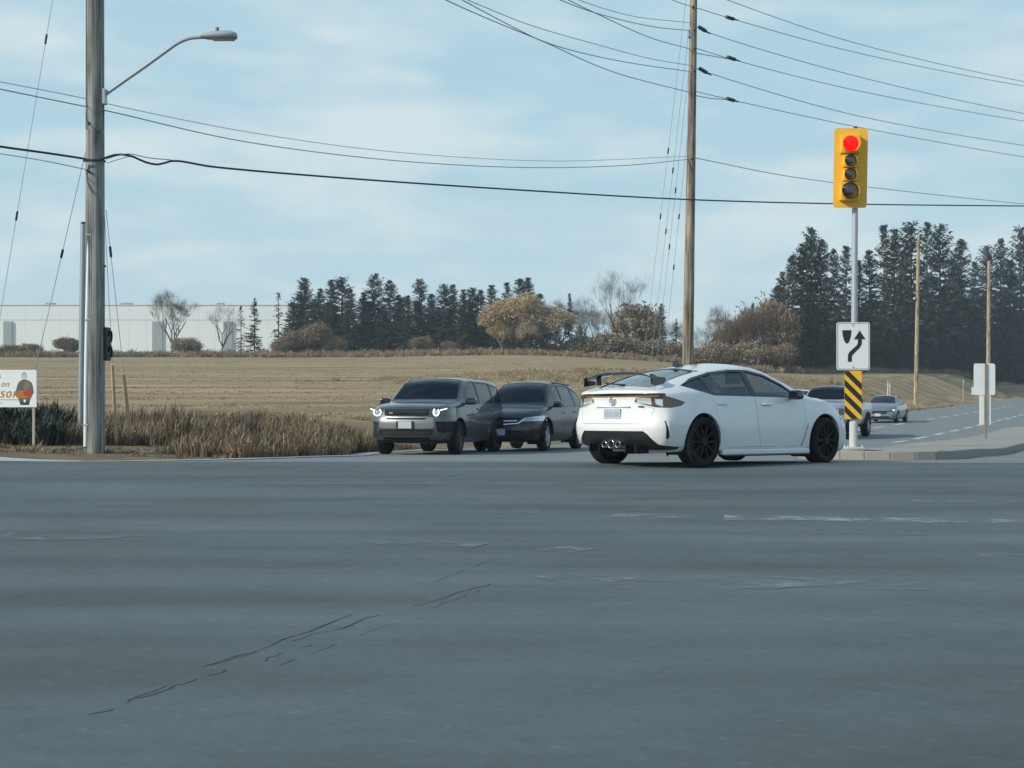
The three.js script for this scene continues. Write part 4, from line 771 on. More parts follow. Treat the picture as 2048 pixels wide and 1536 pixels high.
// overhead lines: name, label, radius, material, points [px, py, d], clamps
function line(label, pts, r, m = wireM, group = 'overhead lines', name = 'power_line') {
  const g = thing(name, label, 'cable', null, 0, group);
  part('conductor', tube(pts.map((p) => at(...p)), r, Math.max(24, pts.length * 14), 5), m, g); return g;
}
const clampAt = (g, a, b, r = 0.052, nm = 'insulator') => part(nm, [rod(at(...a), at(...b), r, r, 8), rod(at(...b), at(...b).add(at(...b).sub(at(...a)).multiplyScalar(0.7)), r * 0.55, r * 0.3, 8)], insul, g);
line('upper of the four lines rising left from the middle pole, steeper one', [[1380, 98, D2], [1300, 75, 37], [1195, 28, 33], [1137, 0, 31], [1000, -75, 27]], 0.0105);
line('upper of the four lines rising left from the middle pole, flatter one', [[1380, 61, D2], [1310, 54, 37.5], [1195, 27, 33.5], [1118, -1, 31], [960, -70, 27]], 0.0105);
line('lower of the four lines rising left from the middle pole, steeper one', [[1380, 185, D2], [1230, 145, 36], [1100, 89, 32], [1060, 71, 31], [925, 0, 28], [800, -75, 25]], 0.0105);
line('lower of the four lines rising left from the middle pole, flatter one', [[1380, 143, D2], [1250, 124, 36.5], [1120, 94, 32.5], [1060, 72, 31], [890, -1, 27], [740, -80, 24]], 0.0105);
line('short line at the top edge just left of the middle pole', [[1383, 13, D2], [1345, 0, 38.5], [1250, -45, 35]], 0.0105);
line('faint thin wire above the left-rising lines', [[1388, 46, D2], [1345, 42, 39], [1270, 33, 37], [1180, 8, 34], [1100, -25, 31]], 0.009, thinWireM);
line('faint thin wire between the two pairs of left-rising lines', [[1388, 132, D2], [1300, 117, 38.4], [1190, 88, 36], [1060, 50, 32], [935, 0, 28]], 0.009, thinWireM);
line('topmost line crossing the upper right corner of the sky', [[1390, -25, D2], [1455, 0, 41], [1700, 83, 46], [2048, 163, 54], [2200, 185, 58]], 0.0105);
{ const g = line('second line from the top right of the middle pole', [[1388, 14, D2], [1462, 37, 41.5], [1700, 102, 46], [2048, 172, 54], [2200, 192, 58]], 0.0105); clampAt(g, [1453, 34, 41], [1467, 38, 41.2]); }
{ const g = line('third line from the top right of the middle pole', [[1388, 50, D2], [1410, 62, 40.5], [1700, 149, 46], [2048, 227, 54], [2200, 250, 58]], 0.0105); clampAt(g, [1398, 54, 40.2], [1411, 62, 40.4]); }
{ const g = line('fourth line from the top right of the middle pole', [[1388, 95, D2], [1462, 118, 41.5], [1700, 178, 46], [2048, 242, 54], [2200, 262, 58]], 0.0105); clampAt(g, [1455, 114, 41], [1470, 119, 41.2]); }
{ const g = line('fifth line from the top right of the middle pole', [[1388, 135, D2], [1412, 144, 40.5], [1700, 228, 46], [2048, 291, 54], [2200, 312, 58]], 0.0105); clampAt(g, [1399, 137, 40.2], [1413, 145, 40.4]); }
{ const g = line('sixth line from the top, passing just above the signal head', [[1388, 182, D2], [1464, 200, 41.5], [1700, 251, 46], [2048, 314, 54], [2200, 336, 58]], 0.0105); clampAt(g, [1454, 197, 41], [1468, 201, 41.2]); }
line('faint low wire leaving the middle pole to the right', [[1386, 315, D2], [1600, 356, 45], [2048, 408, 54], [2200, 420, 58]], 0.012, thinWireM);
for (const [a, b, y] of [[100, 118, 'fourth'], [185, 199, 'sixth']]) line(`slack jumper wire under the ${y} line right of the middle pole`, [[1390, a + 6, D2], [1425, a + 12, 40.7], [1458, b, 41.2]], 0.013, thinWireM, 'jumper wires');
line('grey wire sagging between the left pole and the middle pole', [[-60, 166, 23.5], [170, 213, D1], [215, 222, D1], [500, 285, 30], [800, 322, 34], [1050, 335, 36.5], [1250, 331, 38.5], [1384, 318, D2]], 0.010, wireM);
line('faint thin wire just above the sagging grey wire', [[-60, 152, 23], [170, 197, D1], [235, 212, D1 + 0.4], [520, 268, 30], [800, 305, 34], [1100, 322, 37], [1384, 312, D2]], 0.007, thinWireM);
line('thin wire ending at the left pole below the black cable', [[-60, 298, 23], [90, 322, 24.5], [172, 339, D1]], 0.008, thinWireM);
{
  const g = thing('telephone_cable', 'thick black cable strung low across the whole view', 'cable');
  part('cable', tube([[-80, 279, 23.6], [0, 293, 24.2], [100, 307, 24.8], [172, 318, D1 - 0.25], [192, 322, D1 - 0.28], [212, 315, D1 - 0.2], [235, 309, D1], [262, 312, D1 + 0.3], [290, 324, D1 + 0.6], [318, 329, D1 + 0.9], [343, 322, D1 + 1.1], [430, 334, 27.5], [700, 357, 31], [1024, 379, 35], [1376, 399, D2 - 0.25], [1700, 408, 44], [2048, 412, 48], [2200, 413, 50]].map((p) => at(...p)), 0.019, 260, 7), cableM, g);
  part('support_strand', tube([[212, 318, D1 - 0.1], [250, 308, D1 + 0.1], [300, 316, D1 + 0.7], [343, 320, D1 + 1.1]].map((p) => at(...p)), 0.009, 30, 5), thinWireM, g);
  part('lashing', tube([[214, 326, D1 - 0.1], [240, 318, D1 + 0.1], [262, 312, D1 + 0.3]].map((p) => at(...p)), 0.007, 20, 5), thinWireM, g);
}
// guy wires of the left pole
const guyM = std([0.42, 0.46, 0.47], 0.5);
function guy(label, a, b, marks, r = 0.009, guard) {
  const g = thing('guy_wire', label, 'guy wire', null, 0, 'guy wires'); const A = at(...a), B = b.isVector3 ? b : at(...b);
  part('strand', rod(A, B, r * 0.72, r * 0.72, 6), guyM, g);
  for (const t of marks) { const p = A.clone().lerp(B, t), q = A.clone().lerp(B, t + 0.12 / A.distanceTo(B) * 1.6); part('insulator', rod(p, q, 0.022, 0.022, 8), insul, g); }
  if (guard) { const [t0, mat] = guard; part('guard', rod(A.clone().lerp(B, t0), A.clone().lerp(B, 0.985), 0.028, 0.038, 10), mat, g); part('guard_tip', rod(A.clone().lerp(B, t0 - 0.03), A.clone().lerp(B, t0 + 0.12), 0.030, 0.030, 10), std([0.54, 0.46, 0.22], 0.6), g); }
  return g;
}
const guardM = std([0.46, 0.40, 0.27], 0.7);
guy('long guy wire sloping down to the left edge, two insulators', [115, -60, D1 + 4], onGround(-40, D1 + 6), [0.13, 0.50]);
guy('guy wire sloping left from the left pole past the sign', [172, 300, D1], onGround(38, D1 + 5), [0.305]);
guy('left of the two guard-sleeved guy wires beside the left pole', [209, 430, D1 + 0.15], onGround(233, D1 + 2.3), [], 0.009, [0.66, guardM]);
guy('right of the two guard-sleeved guy wires beside the left pole', [212, 420, D1 + 0.15], onGround(263, D1 + 2.4), [0.145], 0.009, [0.71, guardM]);
// guy wires of the middle pole, faint against the sky
for (const [x0, y0, x1, n] of [[1372, 0, 1268, 'outermost'], [1378, 60, 1284, 'second'], [1380, 120, 1296, 'third'], [1382, 200, 1312, 'innermost']])
  guy(`${n} of the faint guy wires fanning down left of the middle pole`, [x0, y0, D2], onGround(x1, D2 + 12), [0.28, 0.42], 0.008);
// ---------------- the signal on the island
const D3 = 27.3;
{
  const bx = at(1707, 800, D3).x, y0 = islandTop(bx, D3) - 0.02;
  const t = thing('traffic_signal', 'yellow traffic signal with red light lit on a grey pole above the island', 'traffic signal', V(bx, y0, -D3));
  const yAt = (py) => EYE + (768 - py) * D3 / FPX - y0, xAt = (px) => (px - 1024) * D3 / FPX - bx;
  const lean = 0.006, pole = rod(V(0, -0.05, 0), V(lean * 6, yAt(258), 0), 0.062, 0.05, 18); part('pole', pole, galv, t);
  part('pole_base', [rod(V(0, -0.05, 0), V(0, 0.50, 0), 0.078, 0.074, 18), rod(V(0, 0.50, 0), V(0, 0.53, 0), 0.074, 0.060, 18)], std([0.50, 0.52, 0.51], 0.7), t);
  part('base_plate', [box(0.34, 0.035, 0.34, 0, 0.035, 0, 0.01), ...[[-1, -1], [1, -1], [-1, 1], [1, 1]].map(([a, b]) => rod(V(a * 0.13, 0.04, b * 0.13), V(a * 0.13, 0.09, b * 0.13), 0.016))], std([0.48, 0.49, 0.47], 0.7), t);
  part('pole_cap', rod(V(0.036, yAt(259), 0), V(0.036, yAt(253), 0), 0.05, 0.03, 14), insul, t);
  const yellow = phys([0.82, 0.45, 0.022], 0.55, { clearcoat: 0.2 }), cy = yAt(338);
  const H = new THREE.Group(); H.name = 'signal_head'; H.position.set(xAt(1698), cy, 0.12); H.rotation.set(0, -0.10, -0.018); t.add(H);
  const bb = new THREE.ExtrudeGeometry(shapeOf(roundPoly([[-0.30, -0.72], [0.30, -0.72], [0.30, 0.72], [-0.30, 0.72]], 0.07, 4)), { depth: 0.008, bevelEnabled: false }); part('backboard', bb, yellow, H);
  const hs = (y0, y1, w) => box(w, y1 - y0, 0.17, -0.02, (y0 + y1) / 2, 0.055, 0.02);
  const L = [[292, 0.145, 1], [326, 0.098, 0], [353, 0.098, 0], [386, 0.145, 0]].map(([py, r, on]) => [yAt(py) - cy, r, on]);
  part('housing', [hs(L[0][0] - 0.168, L[0][0] + 0.168, 0.35), hs(L[1][0] - 0.115, L[1][0] + 0.115, 0.26), hs(L[2][0] - 0.115, L[2][0] + 0.115, 0.26), hs(L[3][0] - 0.168, L[3][0] + 0.168, 0.35)], yellow, H);
  const red = new THREE.MeshStandardMaterial({ color: RGB(0.25, 0.002, 0.002), emissive: RGB(1, 0.004, 0.003), emissiveIntensity: 0.95, roughness: 0.9 }), dark = phys([0.035, 0.038, 0.040], 0.25, { clearcoat: 1 });
  const visorM = std([0.82, 0.45, 0.022], 0.55, { side: THREE.DoubleSide });
  for (const [y, r, on] of L) {
    const g = new THREE.SphereGeometry(r * 1.9, 28, 10, 0, Math.PI * 2, 0, 0.55); g.rotateX(Math.PI / 2); g.translate(-0.02, y, 0.142 - r * 1.62); part('lens', g, on ? red : dark, H);
    const bz = new THREE.TorusGeometry(r + 0.008, 0.010, 8, 32); bz.translate(-0.02, y, 0.142); part('lens_rim', bz, on ? yellow : mattBlack, H);
    const v = new THREE.CylinderGeometry(r + 0.014, r + 0.02, r * 1.1, 30, 1, true, Math.PI * 0.5 - 0.5, Math.PI + 1.0); v.rotateX(Math.PI / 2); v.rotateZ(Math.PI); v.translate(-0.02, y, 0.142 + r * 0.55); part('visor', v, on ? visorM : visorM, H);
  }
  part('mount_bracket', [rod(V(xAt(1707) , yAt(290), -0.02), V(xAt(1700), yAt(290), 0.12), 0.02), rod(V(xAt(1707), yAt(390), -0.02), V(xAt(1700), yAt(390), 0.12), 0.02)], steel, t);
  // KEEP RIGHT sign
  const S = thing('keep_right_sign', 'white keep-right sign with black curved arrow, on the signal pole', 'road sign', V(bx + xAt(1704), y0 + yAt(692.5), -D3 + 0.085), -0.05);
  const plate = new THREE.ExtrudeGeometry(shapeOf(roundPoly([[-0.30, -0.433], [0.30, -0.433], [0.30, 0.433], [-0.30, 0.433]], 0.07, 4)), { depth: 0.004, bevelEnabled: false }); part('plate', plate, std([0.70, 0.73, 0.72], 0.45), S);
  const ink = std([0.012, 0.014, 0.016], 0.55), onPlate = (poly, n) => { const g = new THREE.ExtrudeGeometry(shapeOf(poly), { depth: 0.002, bevelEnabled: false }); g.translate(0, 0, 0.005); return part(n, g, ink, S); };
  const border = new THREE.Shape(roundPoly([[-0.288, -0.421], [0.288, -0.421], [0.288, 0.421], [-0.288, 0.421]], 0.07, 4).map((p) => new THREE.Vector2(...p))); border.holes.push(new THREE.Path(roundPoly([[-0.274, -0.407], [0.274, -0.407], [0.274, 0.407], [-0.274, 0.407]], 0.07, 4).map((p) => new THREE.Vector2(...p))));
  { const g = new THREE.ExtrudeGeometry(border, { depth: 0.0015, bevelEnabled: false }); g.translate(0, 0, 0.0045); part('border', g, std([0.30, 0.31, 0.30], 0.5), S); }
  const sh = [[-0.195, 0.29], [-0.03, 0.29]]; for (let k = 0; k <= 8; k++) { const u = k / 8; sh.push([-0.035 - 0.075 * u ** 1.3 * 1, 0.22 - 0.175 * Math.sin(u * Math.PI / 2)]); } for (let k = 7; k >= 0; k--) { const u = k / 8; sh.push([-0.19 + 0.080 * u ** 1.3, 0.22 - 0.175 * Math.sin(u * Math.PI / 2)]); }
  onPlate(sh, 'island_symbol');
  onPlate([[-0.095, -0.285], [-0.022, -0.285], [-0.022, -0.19], [-0.015, -0.165], [0.12, -0.03], [0.155, 0.03], [0.158, 0.125], [0.225, 0.12], [0.118, 0.285], [0.012, 0.12], [0.085, 0.125], [0.083, 0.05], [0.065, 0.015], [-0.07, -0.11], [-0.092, -0.155]], 'arrow_symbol');
  for (const y of [0.38, -0.38]) { const b = new THREE.CylinderGeometry(0.014, 0.014, 0.01, 10); b.rotateX(Math.PI / 2); b.translate(0, y, 0.008); part('bolt', b, steel, S); }
  // hazard marker
  const M = thing('hazard_marker', 'yellow and black diagonally striped hazard marker below the keep-right sign', 'road sign', V(bx + xAt(1704), y0 + yAt(790), -D3 + 0.085), -0.05);
  part('plate', box(0.31, 0.875, 0.004, 0, 0, 0.002), phys([0.80, 0.44, 0.022], 0.5), M);
  const clip = (poly) => { let o = poly; for (const [ax, sgn, lim] of [[0, 1, 0.152], [0, -1, 0.152], [1, 1, 0.434], [1, -1, 0.434]]) { const n = []; for (let i = 0; i < o.length; i++) { const a = o[i], b = o[(i + 1) % o.length], da = lim - sgn * a[ax], db = lim - sgn * b[ax]; if (da >= 0) n.push(a); if (da * db < 0) { const u = da / (da - db); n.push([lerp(a[0], b[0], u), lerp(a[1], b[1], u)]); } } o = n; if (!o.length) return null; } return o; };
  for (const y of [0.36, 0.135, -0.10, -0.335]) { const q = clip([[-0.3, y + 0.30], [0.3, y - 0.30], [0.3, y - 0.425], [-0.3, y + 0.175]].map(([a, b]) => [a, b + 0.0])); if (q) { const g = new THREE.ExtrudeGeometry(shapeOf(q), { depth: 0.002, bevelEnabled: false }); g.translate(0, 0, 0.005); part('stripe', g, ink, M); } }
}
{ // back of a sign farther along the island
  const d = 47, b = at(1970, 850, d), y0 = islandTop(b.x, d) - 0.05;
  const t = thing('sign_back', 'white back of a road sign on a brown post with two white panels', 'road sign', V(b.x, y0, -d), -0.10);
  const Y = (py) => EYE + (768 - py) * d / FPX - y0, X = (px) => (px - 1968) * d / FPX, wh = std([0.66, 0.70, 0.70], 0.5);
  part('post', box(0.055, Y(727) + 0.25, 0.05, 0.02, (Y(727) - 0.25) / 2, 0.025, 0.008), std([0.22, 0.165, 0.12], 0.9), t);
  const pl = new THREE.ExtrudeGeometry(shapeOf(roundPoly([[X(1946), Y(790)], [X(1988), Y(790)], [X(1988), Y(727)], [X(1946), Y(727)]], 0.08, 3)), { depth: 0.005, bevelEnabled: false }); pl.translate(0, 0, -0.016); part('plate', pl, wh, t);
  for (const [a, c] of [[1957.5, 1966.5], [1973, 1979.5]]) part('delineator_panel', box(X(c) - X(a), Y(791) - Y(850), 0.03, (X(a) + X(c)) / 2, (Y(791) + Y(850)) / 2, -0.03, 0.006), wh, t);
  part('reflector_tab', box(0.06, 0.24, 0.02, X(1944), Y(782), -0.02, 0.006), wh, t);
}
{ // lawn sign at the left edge
  const d = 26.5, p = at(70, 886, d), w = 1.25, h = 0.66;
  const t = thing('lawn_sign', 'white campaign lawn sign with orange lettering and a portrait, left edge', 'lawn sign', V(at(70, 0, d).x, top(p.x, d), -d), -0.03);
  const Y = (py) => EYE + (768 - py) * d / FPX - top(p.x, d);
  const cv = document.createElement('canvas'); cv.width = 1024; cv.height = 540; const c = cv.getContext('2d');
  c.fillStyle = '#e9efee'; c.fillRect(0, 0, 1024, 540);
  c.fillStyle = '#d2dadb'; c.fillRect(0, 40, 800, 6);
  c.fillStyle = '#6f767a'; c.fillRect(484, 70, 14, 58);
  c.font = 'italic bold 104px sans-serif'; c.fillStyle = '#a8883a'; c.fillText('on', 500, 246);
  c.font = 'italic bold 170px sans-serif'; c.fillStyle = '#c27a2c'; c.fillText('rson', 405, 402);
  c.fillStyle = '#8d9694'; for (let i = 0; i < 24; i++) c.fillRect(440 + i * 15, 424, 10, 17);
  c.fillStyle = '#a3abab'; for (let i = 0; i < 8; i++) c.fillRect(440 + i * 12, 474, 8, 16);
  // the portrait: grey head, olive jacket
  c.fillStyle = '#5f6259'; c.beginPath(); c.moveTo(742, 232); c.quadraticCurveTo(760, 150, 850, 138); c.quadraticCurveTo(960, 150, 975, 250); c.lineTo(985, 330); c.lineTo(940, 420); c.lineTo(910, 510); c.lineTo(790, 510); c.lineTo(760, 420); c.lineTo(715, 330); c.fill();
  c.fillStyle = '#7c7565'; c.beginPath(); c.ellipse(880, 225, 45, 70, 0.2, 0, 7); c.fill();
  c.fillStyle = '#a9b4ba'; c.beginPath(); c.ellipse(845, 88, 42, 56, 0, 0, 7); c.fill(); c.fillStyle = '#c3c9ca'; c.beginPath(); c.ellipse(842, 104, 30, 38, 0, 0, 7); c.fill();
  c.fillStyle = '#b5762e'; c.beginPath(); c.ellipse(830, 355, 120, 58, 0, 0, 7); c.fill(); c.fillStyle = '#c3321f'; c.beginPath(); c.ellipse(895, 340, 62, 45, 0, 0, 7); c.fill();
  c.fillStyle = '#303a40'; c.fillRect(800, 450, 120, 55); c.fillStyle = '#eef2f1'; c.fillRect(836, 430, 30, 40);
  const tx = new THREE.CanvasTexture(cv); tx.colorSpace = THREE.SRGBColorSpace;
  const g = new THREE.PlaneGeometry(w, h); g.translate(-w / 2 + 0.03, Y(777), 0.012); part('printed_face', g, std([1, 1, 1], 0.6, { map: tx }), t);
  part('panel', box(w, h, 0.012, -w / 2 + 0.03, Y(777), 0.003), std([0.75, 0.78, 0.78], 0.6), t);
  for (const x of [-0.03, -w + 0.08]) part('stake', box(0.045, Y(745) + 0.3, 0.03, x, (Y(745) - 0.3) / 2, -0.022, 0.005), std([0.42, 0.38, 0.31], 0.85), t);
}
for (const [px, d, h, lab, col] of [[1775, 130, 1.95, 'pale survey stake behind the grey saloon, left one', [0.62, 0.66, 0.6]], [1779, 131, 1.75, 'yellowish survey stake behind the grey saloon, right one', [0.55, 0.48, 0.24]], [1926, 166, 2.5, 'pale marker stake in the field left of the white sign back', [0.40, 0.37, 0.28]]]) {
  const b = onGround(px, d), t = thing('marker_stake', lab, 'stake', b, 0, 'stakes in the field');
  part('stake', [rod(V(0, -0.3, 0), V(0.05, h, 0), 0.055, 0.045, 8)], std(col, 0.8), t); part('stake_cap', rod(V(0.05, h - 0.3, 0), V(0.053, h + 0.02, 0), 0.058, 0.052, 8), std([0.6, 0.55, 0.3], 0.7), t);
}
// ------------------------------------------------------------ warehouse, trees, hedges, weeds
{
  const d = 420, s = d / FPX, t = thing('warehouse', 'long white warehouse on the skyline behind the left trees', 'warehouse');
  const x0 = (-260 - 1024) * s, x1 = (640 - 1024) * s, yb = 7.5, yt = EYE + (768 - 611) * s, wallM = std([0.74, 0.79, 0.79], 0.6), W = x1 - x0;
  const pw = W / 26; for (let i = 0; i < 26; i++) part('wall_panel', box(pw - 0.03, EYE + (768 - 641) * s - yb, 1.0, x0 + pw * (i + 0.5), (yb + EYE + (768 - 641) * s) / 2, -d), wallM, t);
  part('rear_block', box(W - 0.2, yt - yb - 0.6, 60, (x0 + x1) / 2, yb + (yt - yb - 0.6) / 2, -d - 31), wallM, t);
  const y641 = EYE + (768 - 641) * s; part('string_course', box(W, 0.30, 1.1, (x0 + x1) / 2, y641 + 0.16, -d), std([0.58, 0.63, 0.64], 0.6), t);
  for (let i = 0; i < 26; i++) part('upper_panel', box(pw - 0.03, yt - y641 - 0.34, 1.0, x0 + pw * (i + 0.5), y641 + 0.32 + (yt - y641 - 0.34) / 2, -d), wallM, t);
  part('parapet_cap', box(W + 0.4, 0.22, 1.4, (x0 + x1) / 2, yt + 0.11, -d), std([0.56, 0.61, 0.62], 0.6), t);
  for (const [a, b] of [[9, 26], [306, 326], [448, 466], [-150, -132]]) part('loading_bay', box((b - a) * s, EYE + (768 - 643) * s - yb, 0.5, ((a + b) / 2 - 1024) * s, (yb + EYE + (768 - 643) * s) / 2, -d + 0.8), std([0.30, 0.33, 0.34], 0.6), t);
  for (const [a, b] of [[85, 101], [237, 256], [430, 442]]) part('rooftop_unit', box((b - a) * s, 0.7, 3, ((a + b) / 2 - 1024) * s, yt + 0.55, -d - 4), std([0.30, 0.34, 0.37], 0.6), t);
  part('plinth', box(W, 2.1, 0.3, (x0 + x1) / 2, yb + 1.1, -d + 0.7), std([0.58, 0.64, 0.68], 0.7), t);
}
const barkM = std([0.085, 0.078, 0.070], 0.95), greyBark = std([0.15, 0.14, 0.125], 0.95);
function triGeo(tris, cols) { const g = new THREE.BufferGeometry(); g.setAttribute('position', new THREE.Float32BufferAttribute(tris, 3)); if (cols) g.setAttribute('color', new THREE.Float32BufferAttribute(cols, 3)); g.computeVertexNormals(); return g; }
function leafMat(o = {}) { return std([1, 1, 1], 0.9, { vertexColors: true, side: THREE.DoubleSide, ...o }); }
const leafM = leafMat();
// a spruce of unit height 1 wide w: whorls of drooping boughs hung with needle sprays
function spruceGeo(sd, H, R, col, { sparse = 1, low = 0.05, dead = 0.04, bulge = 0.85, size = 1 } = {}) {
  reseed(sd); const T = [], K = [];
  const spray = (x, y, z, a2, sl, drop, wd, cc) => { const ex = Math.cos(a2) * sl, ez = Math.sin(a2) * sl, nx = -Math.sin(a2) * wd, nz = Math.cos(a2) * wd, ny = rr(-0.7, 0.7) * wd; T.push(x - nx, y - ny, z - nz, x + nx, y + ny, z + nz, x + ex, y + drop * sl, z + ez); for (let v = 0; v < 3; v++) K.push(...cc); };
  const n = Math.round(H * 24 * sparse);
  const lobe = [rnd() * 6.28, rnd() * 6.28, rnd() * 6.28];
  for (let i = 0; i < n; i++) {
    const t = low + (1 - low) * rnd() ** 1.12 * 0.995, y = t * H, az = rnd() * 6.283;
    const gap = 0.80 + 0.28 * Math.sin(az * 2 + lobe[0] + y * 1.1) * Math.sin(y * 2.3 + lobe[1]) + 0.16 * Math.sin(az * 3 + lobe[2] - y * 2.7);
    const len = (R * Math.min(1, (1 - t) ** bulge * 1.1) * gap + 0.10) * rr(0.62, 1.12), up = lerp(-0.22, 0.95, t ** 2.6) + rr(-0.16, 0.16), bend = rr(0.10, 0.42) * (1 - t), dx = Math.cos(az), dz = Math.sin(az), m = Math.max(2, Math.ceil(len / (0.30 * size)));
    const c0 = rr(0.62, 1.38), dd = rnd() < dead ? 1 : 0, cc = [lerp(col[0], 0.11, dd) * c0, lerp(col[1], 0.085, dd) * c0, lerp(col[2], 0.06, dd) * c0];
    for (let k = 0; k <= m; k++) {
      const u = 0.22 + 0.78 * k / m, x = dx * len * u, z = dz * len * u, yy = y + len * (up * u - bend * u * u + 0.18 * u ** 3), q = k === m ? 2 : 3;
      for (let s = 0; s < q; s++) spray(x, yy, z, az + rr(-1.25, 1.25), rr(0.26, 0.62) * size * (0.8 + 0.4 * (1 - t)), rr(-0.85, 0.35), rr(0.06, 0.14) * size, cc);
    }
  }
  for (let i = 0; i < 26; i++) spray(rr(-0.04, 0.04), H * (1 - 0.09 * rnd()), rr(-0.04, 0.04), rnd() * 6.283, rr(0.2, 0.45), rr(0.5, 1.4), 0.05, col);
  return { crown: triGeo(T, K), trunk: merge([rod(V(0, -0.5, 0), V(0, H * 0.6, 0), H * 0.0125, H * 0.007, 7), rod(V(0, H * 0.6, 0), V(0, H * 1.0, 0), H * 0.007, 0.012, 6)]) };
}
const G = [0.042, 0.058, 0.046], G2 = [0.054, 0.066, 0.050], GB = [0.075, 0.062, 0.040];
const SP = [spruceGeo(11, 16, 2.9, G, { bulge: 0.68 }), spruceGeo(23, 16, 2.5, G2, { sparse: 0.95, bulge: 0.62 }), spruceGeo(37, 16, 3.5, G, { sparse: 1.15, bulge: 0.62 }), spruceGeo(53, 16, 2.2, G2, { sparse: 0.85, low: 0.10, bulge: 0.6 }), spruceGeo(71, 16, 2.9, G, { sparse: 0.95, bulge: 0.52 })];
const BR = [spruceGeo(91, 12, 2.4, [0.10, 0.078, 0.050], { sparse: 0.55, dead: 0.5 }), spruceGeo(97, 12, 1.9, [0.085, 0.085, 0.065], { sparse: 0.22, dead: 0.35 })];
function spruce(kind, px, topY, d, label, group, wide = 1, name = 'spruce_tree', turn) {
  const b = onGround(px, d), h = EYE + (768 - topY) * d / FPX - b.y + 0.1, G0 = typeof kind === 'number' ? SP[kind] : kind, ref = kind === BR[0] || kind === BR[1] ? 12 : 16;
  const t = thing(name, label, 'tree', V(b.x, b.y - 0.1, b.z), turn ?? px * 0.7, group); const s = h / ref; t.scale.set(s * wide, s, s * wide);
  part('trunk', G0.trunk, barkM, t); part('crown', G0.crown, leafM, t); return t;
}
// broadleaf trees: tapering limbs that fork; leaves optional
function treeGeo(sd, H, spread, { forks = 5, leaf = null, leafN = 0, leafSize = 0.3, trunkH = 0.25, twig = 1, r0 = 0.018, up = 0.75, limbs = 5 } = {}) {
  reseed(sd); const wood = [], twigs = [], T = [], K = [];
  const ribbonTri = (a, b, r) => { const dir = b.clone().sub(a), s1 = V(dir.z, 0, -dir.x).normalize().multiplyScalar(r), s2 = V(0, r, 0); for (const s of [s1, s2]) twigs.push(a.x - s.x, a.y - s.y, a.z - s.z, a.x + s.x, a.y + s.y, a.z + s.z, b.x, b.y, b.z); };
  const leafy = (p, n) => { n = Math.round(n * (fbm(p.x * 0.55 + sd, p.y * 0.55, p.z * 0.55, 2) > -0.05 ? 1.5 : 0.25)); for (let i = 0; i < n; i++) { const s = leafSize * rr(0.6, 1.4), c = rr(0.7, 1.3), o = V(rr(-1, 1), rr(-1, 1), rr(-1, 1)).multiplyScalar(leafSize * 2.2).add(p), a = V(rr(-1, 1), rr(-1, 1), rr(-1, 1)).normalize().multiplyScalar(s), b = V(rr(-1, 1), rr(-1, 1), rr(-1, 1)).normalize().multiplyScalar(s * 0.6); T.push(o.x, o.y, o.z, o.x + a.x, o.y + a.y, o.z + a.z, o.x + b.x, o.y + b.y, o.z + b.z); for (let v = 0; v < 3; v++) K.push(leaf[0] * c, leaf[1] * c, leaf[2] * c); } };
  const grow1 = (p, dir, len, r, lv) => {
    const mid = p.clone().addScaledVector(dir, len * 0.5).add(V(rr(-1, 1), rr(-0.4, 0.6), rr(-1, 1)).multiplyScalar(len * 0.07)), q = p.clone().addScaledVector(dir, len).add(V(rr(-1, 1), rr(-0.3, 0.8), rr(-1, 1)).multiplyScalar(len * 0.10));
    if (lv < 3) wood.push(rod(p, mid, r, r * 0.85, 6), rod(mid, q, r * 0.85, r * 0.66, 6)); else { ribbonTri(p, q, r * 0.62); }
    if (lv >= forks) { for (let k = 0; k < 3 * twig; k++) { const e = q.clone().lerp(p, rnd() * 0.7), f = e.clone().add(dir.clone().multiplyScalar(len * rr(0.5, 0.9))).add(V(rr(-1, 1), rr(-0.5, 0.8), rr(-1, 1)).multiplyScalar(len * 0.55)); ribbonTri(e, f, 0.0085); if (leaf) leafy(f, leafN); } return; }
    const nk = lv === 0 ? limbs : 2 + (rnd() < 0.55 ? 1 : 0) + (lv >= 3 ? 1 : 0);
    for (let k = 0; k < nk; k++) {
      const az = (k + rr(-0.3, 0.3)) / nk * 6.283, sp = spread * rr(0.55, 1.15) * (lv === 0 ? 1 : 0.85);
      const side1 = V(Math.cos(az), 0, Math.sin(az)), nd = dir.clone().addScaledVector(side1, sp).add(V(0, up * 0.35, 0)).normalize();
      const from = lv === 0 ? p.clone().lerp(q, rr(0.75, 1)) : lv < 3 && k === 0 ? q : p.clone().lerp(q, rr(0.5, 1));
      grow1(from, nd, len * (lv === 0 ? rr(0.95, 1.35) : rr(0.62, 0.86)), r * (lv === 0 ? 0.6 : 0.62), lv + 1);
    }
  };
  grow1(V(0, -0.3, 0), V(0, 1, 0), H * trunkH, H * r0, 0);
  const out = { trunk: merge(wood), crown: triGeo(twigs), leaves: T.length ? triGeo(T, K) : null };
  out.trunk.computeBoundingBox(); out.crown.computeBoundingBox(); out.h = Math.max(out.crown.boundingBox.max.y, out.trunk.boundingBox.max.y);
  return out;
}
const twigM = std([0.22, 0.20, 0.18], 0.95, { side: THREE.DoubleSide }), redTwig = std([0.15, 0.105, 0.080], 0.95, { side: THREE.DoubleSide }), darkTwig = std([0.10, 0.09, 0.08], 0.95, { side: THREE.DoubleSide });
